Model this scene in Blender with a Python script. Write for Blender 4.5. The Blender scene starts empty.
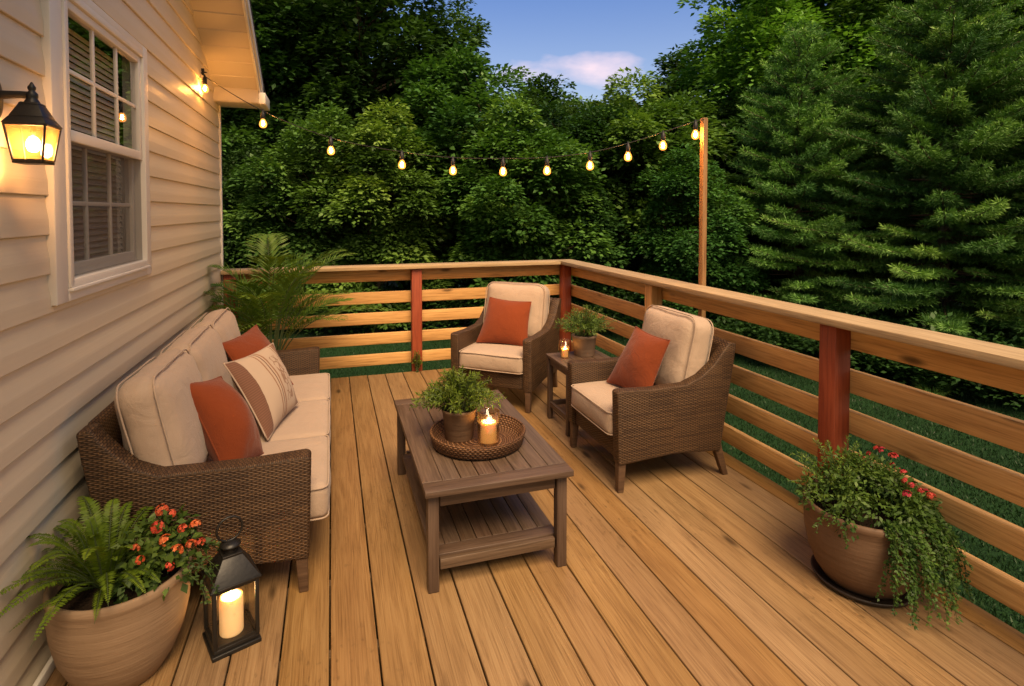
import bpy, bmesh, math, random
import numpy as np
from mathutils import Vector, Matrix, noise

random.seed(11)
rng = np.random.default_rng(11)
PI = math.pi
R = math.radians
S = bpy.context.scene
COL = S.collection

# ------------------------------------------------------------------ objects
def tag(o, label=None, cat=None, group=None, kind=None):
    if label: o['label'] = label
    if cat: o['category'] = cat
    if group: o['group'] = group
    if kind: o['kind'] = kind
    return o

def thing(name, label, cat, loc=(0, 0, 0), rz=0.0, group=None):
    o = bpy.data.objects.new(name, None)
    o.empty_display_size = 0.1
    COL.objects.link(o)
    o.location = loc
    o.rotation_euler = (0, 0, rz)
    return tag(o, label, cat, group)

def copy_tree(o, parent=None):
    c = o.copy()
    COL.objects.link(c)
    c.parent = parent
    for ch in list(o.children):
        copy_tree(ch, c)
    return c

class MB:
    """collects shapes, builds them as one mesh"""
    def __init__(self):
        self.v = []; self.f = []; self.uv = []; self.sm = []
    def add(self, vs, fs, uvs=None, smooth=False):
        n = len(self.v)
        self.v += [tuple(p) for p in vs]
        for i, f in enumerate(fs):
            self.f.append(tuple(n + k for k in f))
            self.uv.append(None if uvs is None else uvs[i])
            self.sm.append(smooth)
        return self
    def box(self, c, s, rot=None, grain=None):
        c = Vector(c); hx, hy, hz = s[0] / 2, s[1] / 2, s[2] / 2
        pts = [Vector((x, y, z)) for x in (-hx, hx) for y in (-hy, hy) for z in (-hz, hz)]
        fs = [(0, 1, 3, 2), (4, 6, 7, 5), (0, 4, 5, 1), (2, 3, 7, 6), (0, 2, 6, 4), (1, 5, 7, 3)]
        L = max(range(3), key=lambda k: s[k]) if grain is None else grain
        ou, ov = random.uniform(0, 60), random.uniform(0, 60)
        uvs = []
        nrm = [0, 0, 1, 1, 2, 2]
        for k, f in enumerate(fs):
            a = nrm[k]
            ax = [q for q in range(3) if q != a]
            if L in ax:
                u = L; w = [q for q in ax if q != L][0]
            else:
                u, w = ax
            uvs.append([(pts[i][u] + ou, pts[i][w] + ov + a * 0.37) for i in f])
        if rot is not None:
            pts = [rot @ p for p in pts]
        return self.add([p + c for p in pts], fs, uvs)
    def span(self, a, b, grain=None):
        return self.box([(a[k] + b[k]) / 2 for k in range(3)], [abs(b[k] - a[k]) for k in range(3)], None, grain)
    def prism(self, poly, axis, a, b, smooth=False):
        """polygon extruded along axis (0,1,2) from a to b; poly in the other two axes in order"""
        o = [k for k in range(3) if k != axis]
        def P(p, t):
            q = [0, 0, 0]; q[o[0]] = p[0]; q[o[1]] = p[1]; q[axis] = t
            return q
        n = len(poly)
        vs = [P(p, a) for p in poly] + [P(p, b) for p in poly]
        fs = [tuple(range(n))[::-1], tuple(range(n, 2 * n))]
        fs += [(i, (i + 1) % n, n + (i + 1) % n, n + i) for i in range(n)]
        return self.add(vs, fs, None, smooth)
    def tube(self, pts, rad, n=8, closed=False, smooth=True, cap=True):
        pts = [Vector(p) for p in pts]; m = len(pts)
        rad = [rad] * m if not hasattr(rad, '__len__') else rad
        T = []
        for i in range(m):
            if closed:
                t = pts[(i + 1) % m] - pts[i - 1]
            else:
                t = pts[min(i + 1, m - 1)] - pts[max(i - 1, 0)]
            T.append(t.normalized() if t.length > 1e-9 else Vector((0, 0, 1)))
        up = Vector((0, 0, 1)) if abs(T[0].z) < 0.9 else Vector((1, 0, 0))
        nn = (up - T[0] * up.dot(T[0])).normalized()
        vs = []; uvs = []; L = 0; Ls = []
        for i in range(m):
            nn = (nn - T[i] * nn.dot(T[i]))
            nn = nn.normalized() if nn.length > 1e-6 else T[i].orthogonal().normalized()
            bb = T[i].cross(nn)
            if i: L += (pts[i] - pts[i - 1]).length
            Ls.append(L)
            for k in range(n):
                a = 2 * PI * k / n
                vs.append(pts[i] + (nn * math.cos(a) + bb * math.sin(a)) * rad[i])
        fs = []
        for i in range(m if closed else m - 1):
            j = (i + 1) % m
            for k in range(n):
                k2 = (k + 1) % n
                fs.append((i * n + k, i * n + k2, j * n + k2, j * n + k))
                c = 2 * PI * max(rad) / n
                uvs.append([(Ls[i], k * c), (Ls[i], (k + 1) * c), (Ls[j], (k + 1) * c), (Ls[j], k * c)])
        self.add(vs, fs, uvs, smooth)
        if cap and not closed:
            self.add([vs[k] for k in range(n)], [tuple(range(n))[::-1]], None, False)
            self.add([vs[(m - 1) * n + k] for k in range(n)], [tuple(range(n))], None, False)
        return self
    def lathe(self, prof, n=40, c=(0, 0, 0), smooth=True, sx=1.0):
        """profile [(r, z)], bottom to top outside"""
        vs = []; fs = []; uvs = []; m = len(prof)
        for r, z in prof:
            for k in range(n):
                a = 2 * PI * k / n
                vs.append((c[0] + r * math.cos(a), c[1] + r * math.sin(a), c[2] + z))
        L = [0]
        for i in range(1, m):
            L.append(L[-1] + math.hypot(prof[i][0] - prof[i - 1][0], prof[i][1] - prof[i - 1][1]))
        rm = max(p[0] for p in prof)
        for i in range(m - 1):
            for k in range(n):
                k2 = (k + 1) % n
                fs.append((i * n + k, i * n + k2, (i + 1) * n + k2, (i + 1) * n + k))
                u0, u1 = 2 * PI * rm * k / n, 2 * PI * rm * (k + 1) / n
                uvs.append([(u0, L[i]), (u1, L[i]), (u1, L[i + 1]), (u0, L[i + 1])])
        return self.add(vs, fs, uvs, smooth)
    def build(self, name, mat, parent=None, bevel=0.0, segs=2, loc=None, bprofile=0.5):
        me = bpy.data.meshes.new(name)
        me.from_pydata(self.v, [], self.f)
        uvl = me.uv_layers.new(name='UVMap')
        co = self.v
        data = np.zeros((len(me.loops), 2), np.float32)
        for p, uv in zip(me.polygons, self.uv):
            if uv is not None:
                for k, li in enumerate(p.loop_indices):
                    data[li] = uv[k]
            else:
                nx, ny, nz = (abs(q) for q in p.normal)
                for li in p.loop_indices:
                    x, y, z = co[me.loops[li].vertex_index]
                    data[li] = (x, y) if nz >= nx and nz >= ny else ((y, z) if nx >= ny else (x, z))
        uvl.data.foreach_set('uv', data.ravel())
        me.polygons.foreach_set('use_smooth', self.sm)
        if bevel > 0:
            bm = bmesh.new(); bm.from_mesh(me)
            bmesh.ops.remove_doubles(bm, verts=bm.verts, dist=1e-6)
            es = [e for e in bm.edges if len(e.link_faces) == 2 and e.calc_face_angle(0) > 0.45]
            bmesh.ops.bevel(bm, geom=es, offset=bevel, segments=segs, profile=bprofile, affect='EDGES', clamp_overlap=True)
            bm.to_mesh(me); bm.free()
            if segs > 1:
                me.polygons.foreach_set('use_smooth', [True] * len(me.polygons))
                me.set_sharp_from_angle(angle=R(50))
        me.validate()
        return link(name, me, mat, parent, loc)

def link(name, me, mat, parent=None, loc=None):
    if isinstance(mat, (list, tuple)):
        for m in mat: me.materials.append(m)
    elif mat is not None:
        me.materials.append(mat)
    o = bpy.data.objects.new(name, me)
    COL.objects.link(o)
    if parent: o.parent = parent
    if loc: o.location = loc
    return o

def mesh_np(name, V, F, tint=None, smooth=False):
    """V (n,3), F (m,4) quads"""
    me = bpy.data.meshes.new(name)
    V = np.ascontiguousarray(V, np.float32); F = np.ascontiguousarray(F, np.int32)
    me.vertices.add(len(V)); me.vertices.foreach_set('co', V.ravel())
    me.loops.add(F.size); me.loops.foreach_set('vertex_index', F.ravel())
    me.polygons.add(len(F))
    me.polygons.foreach_set('loop_start', np.arange(0, F.size, F.shape[1], dtype=np.int32))
    me.update(calc_edges=True)
    if smooth: me.polygons.foreach_set('use_smooth', np.ones(len(F), bool))
    if tint is not None:
        a = me.attributes.new('tint', 'FLOAT', 'POINT')
        a.data.foreach_set('value', np.ascontiguousarray(tint, np.float32))
    return me

# ---------------------------------------------------------------- materials
class NT:
    def __init__(self, name):
        self.m = bpy.data.materials.new(name); self.m.use_nodes = True
        self.t = self.m.node_tree
        self.b = self.t.nodes['Principled BSDF']; self.o = self.t.nodes['Material Output']
    def n(self, typ, **kw):
        nd = self.t.nodes.new('ShaderNode' + typ)
        for k, v in kw.items():
            if hasattr(nd, k) and k not in nd.inputs: setattr(nd, k, v)
            else: self.set(nd, k, v)
        return nd
    def set(self, nd, k, v):
        s = nd.inputs[k]
        if isinstance(v, bpy.types.NodeSocket): self.t.links.new(v, s)
        elif isinstance(v, bpy.types.Node): self.t.links.new(v.outputs[0], s)
        else:
            if s.type == 'RGBA' and len(v) == 3: v = (*v, 1)
            s.default_value = v
    def math(self, op, a, b=None, c=None, clamp=False):
        nd = self.t.nodes.new('ShaderNodeMath'); nd.operation = op; nd.use_clamp = clamp
        for i, x in enumerate((a, b, c)):
            if x is None: continue
            if isinstance(x, bpy.types.NodeSocket): self.t.links.new(x, nd.inputs[i])
            elif isinstance(x, bpy.types.Node): self.t.links.new(x.outputs[0], nd.inputs[i])
            else: nd.inputs[i].default_value = x
        return nd.outputs[0]
    def ramp(self, fac, stops, interp='LINEAR'):
        nd = self.t.nodes.new('ShaderNodeValToRGB'); nd.color_ramp.interpolation = interp
        el = nd.color_ramp.elements
        while len(el) < len(stops): el.new(0.5)
        for e, (p, c) in zip(el, stops):
            e.position = p
            e.color = (c, c, c, 1) if not hasattr(c, '__len__') else (*c, 1)
        self.set(nd, 'Fac', fac)
        return nd.outputs[0]
    def mix(self, fac, a, b, mode='MIX'):
        nd = self.t.nodes.new('ShaderNodeMix'); nd.data_type = 'RGBA'; nd.blend_type = mode
        for i, x in ((0, fac), (6, a), (7, b)):
            s = nd.inputs[i]
            if isinstance(x, bpy.types.NodeSocket): self.t.links.new(x, s)
            elif isinstance(x, bpy.types.Node): self.t.links.new(x.outputs[0], s)
            else: s.default_value = (*x, 1) if hasattr(x, '__len__') and len(x) == 3 else x
        return nd.outputs[2]
    def uv(self, su=1, sv=1):
        c = self.n('UVMap')
        mp = self.n('Mapping', Vector=c); mp.inputs['Scale'].default_value = (su, sv, 1)
        return mp.outputs[0]
    def obj(self, s=1):
        c = self.n('TexCoord')
        mp = self.n('Mapping', Vector=c.outputs['Object'])
        mp.inputs['Scale'].default_value = (s, s, s) if not hasattr(s, '__len__') else s
        return mp.outputs[0]
    def noise(self, vec, scale, detail=4, rough=0.55, dist=0.0):
        nd = self.n('TexNoise', Scale=scale, Detail=detail, Roughness=rough, Distortion=dist)
        if vec is not None: self.set(nd, 'Vector', vec)
        return nd.outputs['Fac']
    def bump(self, h, dist, strength=1.0, normal=None):
        nd = self.n('Bump', Height=h, Distance=dist, Strength=strength)
        if normal is not None: self.set(nd, 'Normal', normal)
        return nd.outputs[0]
    def p(self, **kw):
        for k, v in kw.items(): self.set(self.b, k.replace('_', ' '), v)
        return self

def wood(name, dark, mid, light, rough=0.6, bump=0.0012, fine=120, var=0.35, knots=0.0, stains=0.0, spec=0.35, huevar=0.003):
    t = NT(name)
    isl = t.n('NewGeometry').outputs['Random Per Island']
    u1 = t.uv(0.7, 15)
    warp = t.noise(t.uv(0.9, 4), 1.0, 3)
    ring = t.n('TexNoise', Scale=1.0, Detail=5, Roughness=0.6, Distortion=1.2)
    t.set(ring, 'Vector', u1)
    r = t.math('FRACT', t.math('MULTIPLY', t.math('ADD', ring.outputs['Fac'], t.math('MULTIPLY', warp, 0.8)), 5.0))
    r = t.math('MULTIPLY', t.math('ABSOLUTE', t.math('SUBTRACT', r, 0.5)), 2.0)
    fin = t.noise(t.uv(3.0, fine), 1.0, 3, 0.6)
    g = t.math('ADD', t.math('MULTIPLY', r, 0.30), t.math('SUBTRACT', t.math('MULTIPLY', fin, 1.35), 0.25))
    col = t.ramp(g, [(0.18, dark), (0.55, mid), (0.95, light)])
    blot = t.noise(t.uv(1.2, 5), 1.0, 3)
    col = t.mix(t.math('MULTIPLY', t.math('SUBTRACT', blot, 0.3, clamp=True), 0.9), col, dark, 'MIX') if stains else col
    hv = t.n('HueSaturation', Color=col)
    t.set(hv, 'Value', t.math('ADD', 1 - var / 2, t.math('MULTIPLY', isl, var)))
    r2 = t.math('FRACT', t.math('MULTIPLY', isl, 17.3))
    t.set(hv, 'Hue', t.math('ADD', 0.5 - huevar, t.math('MULTIPLY', r2, huevar * 2)))
    t.set(hv, 'Saturation', t.math('ADD', 0.88, t.math('MULTIPLY', t.math('FRACT', t.math('MULTIPLY', isl, 7.7)), 0.22)))
    col = hv.outputs[0]
    if knots:
        vv = t.n('TexVoronoi', Scale=1.0, Randomness=1.0); t.set(vv, 'Vector', t.uv(2.6, 8.5))
        sel = t.math('GREATER_THAN', t.n('SeparateColor', Color=vv.outputs['Color']).outputs[0], 1 - knots)
        k = t.math('MULTIPLY', t.ramp(vv.outputs['Distance'], [(0.0, 1.0), (0.09, 0.85), (0.2, 0.0)]), sel)
        col = t.mix(k, col, tuple(c * 0.28 for c in dark))
    if stains:
        s1 = t.ramp(t.noise(t.uv(3.0, 10), 1.6, 4, 0.6), [(0.60, 0.0), (0.72, 1.0)])
        s2 = t.ramp(t.noise(t.obj(0.9), 1.0, 2), [(0.44, 0.0), (0.62, 1.0)])
        sd = t.ramp(t.noise(t.uv(22, 45), 1.0, 2), [(0.60, 0.0), (0.72, 1.0)])
        st = t.math('MULTIPLY', t.math('MULTIPLY', s2, t.math('ADD', t.math('MULTIPLY', s1, 0.6), t.math('MULTIPLY', sd, 0.5))), stains)
        col = t.mix(t.math('MINIMUM', st, 0.8), col, tuple(c * 0.42 for c in dark))
    h = t.math('ADD', t.math('MULTIPLY', fin, 0.7), t.math('MULTIPLY', r, 0.3))
    t.p(Base_Color=col, Roughness=t.math('ADD', rough - 0.12, t.math('MULTIPLY', fin, 0.24)), Normal=t.bump(h, bump), Specular_IOR_Level=spec)
    return t.m

def weave(name, dark, mid, light, row=0.0074, stake=0.0155, bump=0.003):
    t = NT(name)
    sp = t.n('SeparateXYZ', Vector=t.uv())
    nz = t.noise(t.uv(), 14, 2)
    v = t.math('DIVIDE', t.math('ADD', sp.outputs[1], t.math('MULTIPLY', nz, 0.004)), row)
    ri = t.math('FLOOR', v)
    prof = t.math('ABSOLUTE', t.math('SINE', t.math('MULTIPLY', v, PI)))
    ph = t.math('MULTIPLY', ri, PI)
    s = t.math('SINE', t.math('ADD', t.math('MULTIPLY', sp.outputs[0], PI / stake), ph))
    h = t.math('MULTIPLY', t.math('POWER', prof, 0.6), t.math('ADD', 0.58, t.math('MULTIPLY', s, 0.42)))
    rnd = t.n('TexWhiteNoise', noise_dimensions='2D')
    cmb = t.n('CombineXYZ', X=t.math('FLOOR', t.math('MULTIPLY', sp.outputs[0], 6.0)), Y=ri)
    t.set(rnd, 'Vector', cmb)
    big = t.noise(t.uv(3, 3), 2, 2)
    c = t.ramp(t.math('ADD', t.math('MULTIPLY', rnd.outputs['Value'], 0.55), t.math('MULTIPLY', big, 0.5)), [(0.2, mid), (0.85, light)])
    col = t.mix(t.ramp(h, [(0.06, 1.0), (0.42, 0.0)]), c, dark)
    t.p(Base_Color=col, Roughness=0.55, Normal=t.bump(h, bump), Specular_IOR_Level=0.35)
    return t.m

def fabric(name, col, var=0.08, scale=650, rough=0.9, sheen=0.15):
    t = NT(name)
    n1 = t.noise(t.obj(), 9, 4)
    w = t.noise(t.obj((scale, scale, scale * 0.4)), 1.0, 2)
    c = t.mix(t.math('ADD', t.math('MULTIPLY', n1, 0.5), t.math('MULTIPLY', w, 0.5)), tuple(x * (1 - var * 2) for x in col), tuple(min(1, x * (1 + var * 2)) for x in col))
    wr = t.noise(t.obj((1, 1, 1)), 11, 3, 0.6, 0.6)
    t.p(Base_Color=c, Roughness=rough, Normal=t.bump(wr, 0.012, 0.6, t.bump(w, 0.0012)), Sheen_Weight=sheen, Specular_IOR_Level=0.15)
    return t.m

def plain(name, col, rough=0.5, metal=0.0, spec=0.4, nscale=30, var=0.12, bump=0.0):
    t = NT(name)
    n1 = t.noise(t.obj(), nscale, 4)
    c = t.mix(n1, tuple(x * (1 - var) for x in col), tuple(min(1, x * (1 + var)) for x in col))
    t.p(Base_Color=c, Roughness=rough, Metallic=metal, Specular_IOR_Level=spec)
    if bump: t.p(Normal=t.bump(n1, bump))
    return t.m

def leafmat(name, dark, mid, light, rough=0.5, trans=0.3, spec=0.3, young=None):
    t = NT(name)
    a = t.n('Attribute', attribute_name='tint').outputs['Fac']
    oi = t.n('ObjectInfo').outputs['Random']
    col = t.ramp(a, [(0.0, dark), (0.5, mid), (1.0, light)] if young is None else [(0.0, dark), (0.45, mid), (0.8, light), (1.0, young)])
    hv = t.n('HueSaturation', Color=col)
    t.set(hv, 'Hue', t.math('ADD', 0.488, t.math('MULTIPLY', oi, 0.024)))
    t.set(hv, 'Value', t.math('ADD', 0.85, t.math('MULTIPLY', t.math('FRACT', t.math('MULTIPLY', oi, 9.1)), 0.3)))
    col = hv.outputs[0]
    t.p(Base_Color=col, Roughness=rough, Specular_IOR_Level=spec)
    tr = t.n('BsdfTranslucent', Color=t.mix(1.0, col, (1.0, 1.0, 0.45), 'MULTIPLY'))
    ms = t.n('MixShader', Fac=trans)
    t.t.links.new(t.b.outputs[0], ms.inputs[1]); t.t.links.new(tr.outputs[0], ms.inputs[2])
    t.t.links.new(ms.outputs[0], t.o.inputs[0])
    return t.m

def glass(name, tint=(1, 1, 1), refl=1.0, rough=0.02, haze=0.0, hazecol=(1, 0.7, 0.35)):
    """thin pane: clear transmission with a fresnel reflection, optionally a little diffusing"""
    t = NT(name)
    tr = t.n('BsdfTransparent', Color=tint)
    sh = tr
    if haze:
        tl = t.n('BsdfTranslucent', Color=hazecol)
        m0 = t.n('MixShader', Fac=haze)
        t.t.links.new(tr.outputs[0], m0.inputs[1]); t.t.links.new(tl.outputs[0], m0.inputs[2])
        sh = m0
    gl = t.n('BsdfGlossy', Color=(1, 1, 1), Roughness=rough)
    lw = t.n('LayerWeight', Blend=0.5)
    fr = t.math('ADD', 0.04, t.math('MULTIPLY', t.math('POWER', lw.outputs['Facing'], 5.0), 0.9))
    ms = t.n('MixShader', Fac=t.math('MULTIPLY', fr, refl, clamp=True))
    t.t.links.new(sh.outputs[0], ms.inputs[1]); t.t.links.new(gl.outputs[0], ms.inputs[2])
    t.t.links.new(ms.outputs[0], t.o.inputs[0])
    return t.m

def emit(name, col, strength):
    t = NT(name)
    t.p(Base_Color=(0.8, 0.6, 0.4), Emission_Color=col, Emission_Strength=strength)
    return t.m

MT = {}
MT['deck'] = wood('deck_pine', (0.140, 0.075, 0.028), (0.269, 0.156, 0.064), (0.339, 0.213, 0.094), rough=0.52, bump=0.0014, fine=210, var=0.15, knots=0.2, stains=1.1, spec=0.4)
MT['rail'] = wood('rail_pine', (0.336, 0.165, 0.041), (0.582, 0.315, 0.085), (0.694, 0.400, 0.122), rough=0.6, fine=70, var=0.2, knots=0.42)
MT['cap'] = wood('skylit_weathered_pine', (0.25, 0.165, 0.080), (0.38, 0.265, 0.135), (0.46, 0.335, 0.185), rough=0.6, fine=70, var=0.15, knots=0.3)  # weathered boards; cool sky light from above is also put into the colour
MT['cedar'] = wood('red_stained_cedar', (0.179, 0.028, 0.005), (0.256, 0.044, 0.008), (0.316, 0.059, 0.011), rough=0.5, fine=50, var=0.1)
MT['pole'] = wood('pole_wood', (0.154, 0.067, 0.020), (0.259, 0.127, 0.039), (0.321, 0.175, 0.056), fine=60, var=0.1, knots=0.2)
MT['table'] = wood('grey_brown_table_wood', (0.048, 0.028, 0.017), (0.084, 0.052, 0.034), (0.121, 0.078, 0.052), rough=0.5, fine=110, var=0.22, huevar=0.006, spec=0.4)
MT['leg'] = wood('dark_leg_wood', (0.05, 0.028, 0.016), (0.09, 0.052, 0.03), (0.13, 0.078, 0.045), rough=0.5, fine=70, var=0.1)
MT['joist'] = wood('treated_frame_wood', (0.12, 0.075, 0.04), (0.2, 0.13, 0.07), (0.26, 0.17, 0.09))
MT['wicker'] = weave('brown_wicker', (0.005, 0.0022, 0.001), (0.046, 0.0215, 0.009), (0.115, 0.062, 0.028))
MT['tray'] = weave('tray_weave', (0.010, 0.005, 0.003), (0.118, 0.049, 0.019), (0.218, 0.105, 0.046), row=0.011, stake=0.012, bump=0.007)
MT['beige'] = fabric('beige_cushion', (0.390, 0.292, 0.222))
MT['orange'] = fabric('rust_orange_fabric', (0.175, 0.036, 0.010), scale=480)
MT['iron'] = plain('black_iron', (0.008, 0.007, 0.006), 0.45, 0.0, 0.5, 60, 0.25, 0.0008)
MT['white'] = plain('white_vinyl', (0.680, 0.654, 0.610), 0.45, 0, 0.4, 6, 0.03)
MT['soffit'] = plain('soffit_panel', (0.571, 0.512, 0.432), 0.5, 0, 0.3, 5, 0.03)
MT['roof'] = plain('dark_shingle', (0.035, 0.033, 0.033), 0.9, 0, 0.2, 80, 0.4, 0.004)
MT['soil'] = plain('potting_soil', (0.022, 0.014, 0.009), 0.95, 0, 0.1, 60, 0.6, 0.02)
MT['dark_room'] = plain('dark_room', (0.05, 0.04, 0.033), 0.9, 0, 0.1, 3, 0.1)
MT['blind'] = plain('blind_slat', (0.641, 0.592, 0.526), 0.6, 0, 0.3, 10, 0.05)
MT['bark'] = plain('bark', (0.10, 0.075, 0.055), 0.9, 0, 0.1, 14, 0.5, 0.03)
MT['cable'] = plain('black_cable', (0.008, 0.007, 0.007), 0.5)
MT['saucer'] = plain('dark_saucer', (0.02, 0.014, 0.011), 0.45)
MT['wick'] = plain('wick', (0.02, 0.015, 0.01), 0.9)

def siding():
    t = NT('cream_vinyl_siding')
    g = t.noise(t.uv(0.8, 60), 1.0, 3)
    b = t.noise(t.obj(), 0.7, 2)
    c = t.mix(g, (0.615, 0.533, 0.404), (0.683, 0.595, 0.455))
    c = t.mix(t.math('MULTIPLY', b, 0.35), c, (0.550, 0.479, 0.370))
    t.p(Base_Color=c, Roughness=0.45, Specular_IOR_Level=0.35, Normal=t.bump(g, 0.0006))
    return t.m
MT['siding'] = siding()

def clay(name, a, b, rough=0.75):
    t = NT(name)
    sp = t.noise(t.obj((2, 2, 26)), 1.0, 4, 0.6)
    bl = t.noise(t.obj(), 7, 5, 0.6)
    sc = t.ramp(t.noise(t.obj((9, 9, 120)), 1.0, 2), [(0.62, 0.0), (0.7, 1.0)])
    c = t.mix(t.math('ADD', t.math('MULTIPLY', sp, 0.6), t.math('MULTIPLY', bl, 0.4)), a, b)
    c = t.mix(t.math('MULTIPLY', sc, 0.25), c, tuple(x * 1.35 for x in b))
    t.p(Base_Color=c, Roughness=rough, Specular_IOR_Level=0.3, Normal=t.bump(t.math('ADD', sp, t.math('MULTIPLY', bl, 0.5)), 0.005))
    return t.m
MT['terracotta'] = clay('buff_clay', (0.19, 0.122, 0.072), (0.33, 0.228, 0.142))
MT['brownclay'] = clay('brown_clay', (0.100, 0.058, 0.034), (0.160, 0.098, 0.060), 0.6)
MT['smallclay'] = clay('grey_brown_clay', (0.15, 0.10, 0.07), (0.24, 0.165, 0.12), 0.65)

def patterned():
    t = NT('striped_pillow_fabric')
    sp = t.n('SeparateXYZ', Vector=t.uv())
    U, V = sp.outputs[0], sp.outputs[1]
    wob = t.math('MULTIPLY', t.math('SUBTRACT', t.noise(t.uv(3, 3), 1.5, 2), 0.5), 0.03)
    u = t.math('ADD', U, wob)
    cream = (0.50, 0.385, 0.29); br = (0.16, 0.078, 0.05); tan = (0.30, 0.165, 0.095)
    stops = [(0.0, br), (0.15, br), (0.155, cream), (0.40, cream), (0.405, tan), (0.425, cream), (0.455, cream), (0.46, br), (0.475, cream),
             (0.50, tan), (0.53, cream), (0.82, cream), (0.825, tan), (0.84, cream), (0.87, br), (0.89, tan), (0.92, br), (1.0, tan)]
    base = t.ramp(u, stops, 'CONSTANT')
    ribs = t.math('MULTIPLY', t.math('GREATER_THAN', t.math('SINE', t.math('MULTIPLY', V, 230)), 0.1), t.math('LESS_THAN', u, 0.15))
    base = t.mix(t.math('MULTIPLY', ribs, 0.28), base, (0.30, 0.16, 0.11))
    # woven motif block: scrolls in the band between the stripes
    mv = t.n('TexVoronoi', Scale=1.0, feature='DISTANCE_TO_EDGE'); t.set(mv, 'Vector', t.uv(13, 9))
    mot = t.math('LESS_THAN', mv.outputs['Distance'], 0.075)
    band = t.math('MULTIPLY', t.math('GREATER_THAN', u, 0.59), t.math('LESS_THAN', u, 0.77))
    bv = t.math('MULTIPLY', t.math('GREATER_THAN', V, 0.16), t.math('LESS_THAN', V, 0.84))
    base = t.mix(t.math('MULTIPLY', t.math('MULTIPLY', mot, band), t.math('MULTIPLY', bv, 0.85)), base, (0.24, 0.12, 0.065))
    w = t.noise(t.uv(260, 260), 1.0, 2)
    base = t.mix(t.math('MULTIPLY', w, 0.3), base, (0.35, 0.26, 0.2), 'MULTIPLY')
    t.p(Base_Color=base, Roughness=0.9, Sheen_Weight=0.1, Normal=t.bump(w, 0.001), Specular_IOR_Level=0.15)
    return t.m
MT['pattern'] = patterned()

def lawnmat():
    t = NT('lawn_grass')
    a = t.noise(t.obj(), 0.6, 3); b = t.noise(t.obj(), 22, 4, 0.7); c = t.noise(t.obj((90, 90, 90)), 1.0, 3)
    m = t.math('ADD', t.math('MULTIPLY', a, 0.35), t.math('ADD', t.math('MULTIPLY', b, 0.35), t.math('MULTIPLY', c, 0.3)))
    col = t.ramp(m, [(0.3, (0.0086, 0.0288, 0.0094)), (0.5, (0.0187, 0.0634, 0.0187)), (0.72, (0.0360, 0.1008, 0.0288))])
    t.p(Base_Color=col, Roughness=0.8, Specular_IOR_Level=0.15, Normal=t.bump(t.math('ADD', b, c), 0.05))
    return t.m
MT['lawn'] = lawnmat()

MT['leaf_dark'] = leafmat('leaf_dark', (0.019, 0.052, 0.013), (0.046, 0.111, 0.025), (0.084, 0.189, 0.040), young=(0.135, 0.247, 0.050))
MT['leaf_mid'] = leafmat('leaf_mid', (0.023, 0.070, 0.014), (0.062, 0.162, 0.033), (0.111, 0.246, 0.050), young=(0.169, 0.312, 0.061))
MT['leaf_light'] = leafmat('leaf_light', (0.033, 0.086, 0.015), (0.094, 0.213, 0.036), (0.163, 0.305, 0.053), young=(0.237, 0.380, 0.068))
MT['leaf_bright'] = leafmat('leaf_bright', (0.057, 0.137, 0.021), (0.146, 0.310, 0.048), (0.240, 0.447, 0.069), young=(0.342, 0.546, 0.092))
MT['needle'] = leafmat('needle', (0.024, 0.080, 0.023), (0.068, 0.184, 0.041), (0.141, 0.306, 0.059), trans=0.15, young=(0.230, 0.419, 0.081))
MT['fern'] = leafmat('fern_leaf', (0.036, 0.077, 0.005), (0.104, 0.181, 0.011), (0.195, 0.290, 0.019), trans=0.3)
MT['palm'] = leafmat('palm_leaf', (0.028, 0.071, 0.007), (0.065, 0.142, 0.015), (0.130, 0.231, 0.026), trans=0.25)
MT['herb'] = leafmat('herb_leaf', (0.030, 0.061, 0.007), (0.081, 0.140, 0.014), (0.162, 0.234, 0.029))
MT['potleaf'] = leafmat('flower_leaf', (0.026, 0.059, 0.011), (0.065, 0.122, 0.020), (0.130, 0.208, 0.036))
MT['petal'] = leafmat('orange_petal', (0.496, 0.056, 0.024), (0.624, 0.104, 0.040), (0.680, 0.200, 0.080), trans=0.2)
MT['pink'] = leafmat('pink_petal', (0.360, 0.021, 0.030), (0.496, 0.035, 0.045), (0.600, 0.084, 0.080), trans=0.2)
MT['stem'] = plain('green_stem', (0.06, 0.09, 0.03), 0.6)

MT['win_glass'] = glass('window_glass', (0.88, 0.86, 0.83), 1.5, 0.01)
MT['screen'] = None
def screen():
    t = NT('insect_screen')
    tr = t.n('BsdfTransparent', Color=(1, 1, 1)); d = t.n('BsdfDiffuse', Color=(0.07, 0.06, 0.055))
    ms = t.n('MixShader', Fac=0.42)
    t.t.links.new(tr.outputs[0], ms.inputs[1]); t.t.links.new(d.outputs[0], ms.inputs[2]); t.t.links.new(ms.outputs[0], t.o.inputs[0])
    return t.m
MT['screen'] = screen()
MT['lantern_glass'] = glass('clear_lantern_glass', (0.97, 0.94, 0.88), 0.8, 0.02, 0.04)
MT['amber_glass'] = glass('seeded_amber_glass', (0.82, 0.60, 0.36), 0.8, 0.05, 0.06, (1.0, 0.46, 0.12))
MT['holder_glass'] = glass('clear_holder_glass', (1.0, 0.91, 0.76), 1.6, 0.02, 0.04)
MT['bulb_glass'] = None

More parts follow.
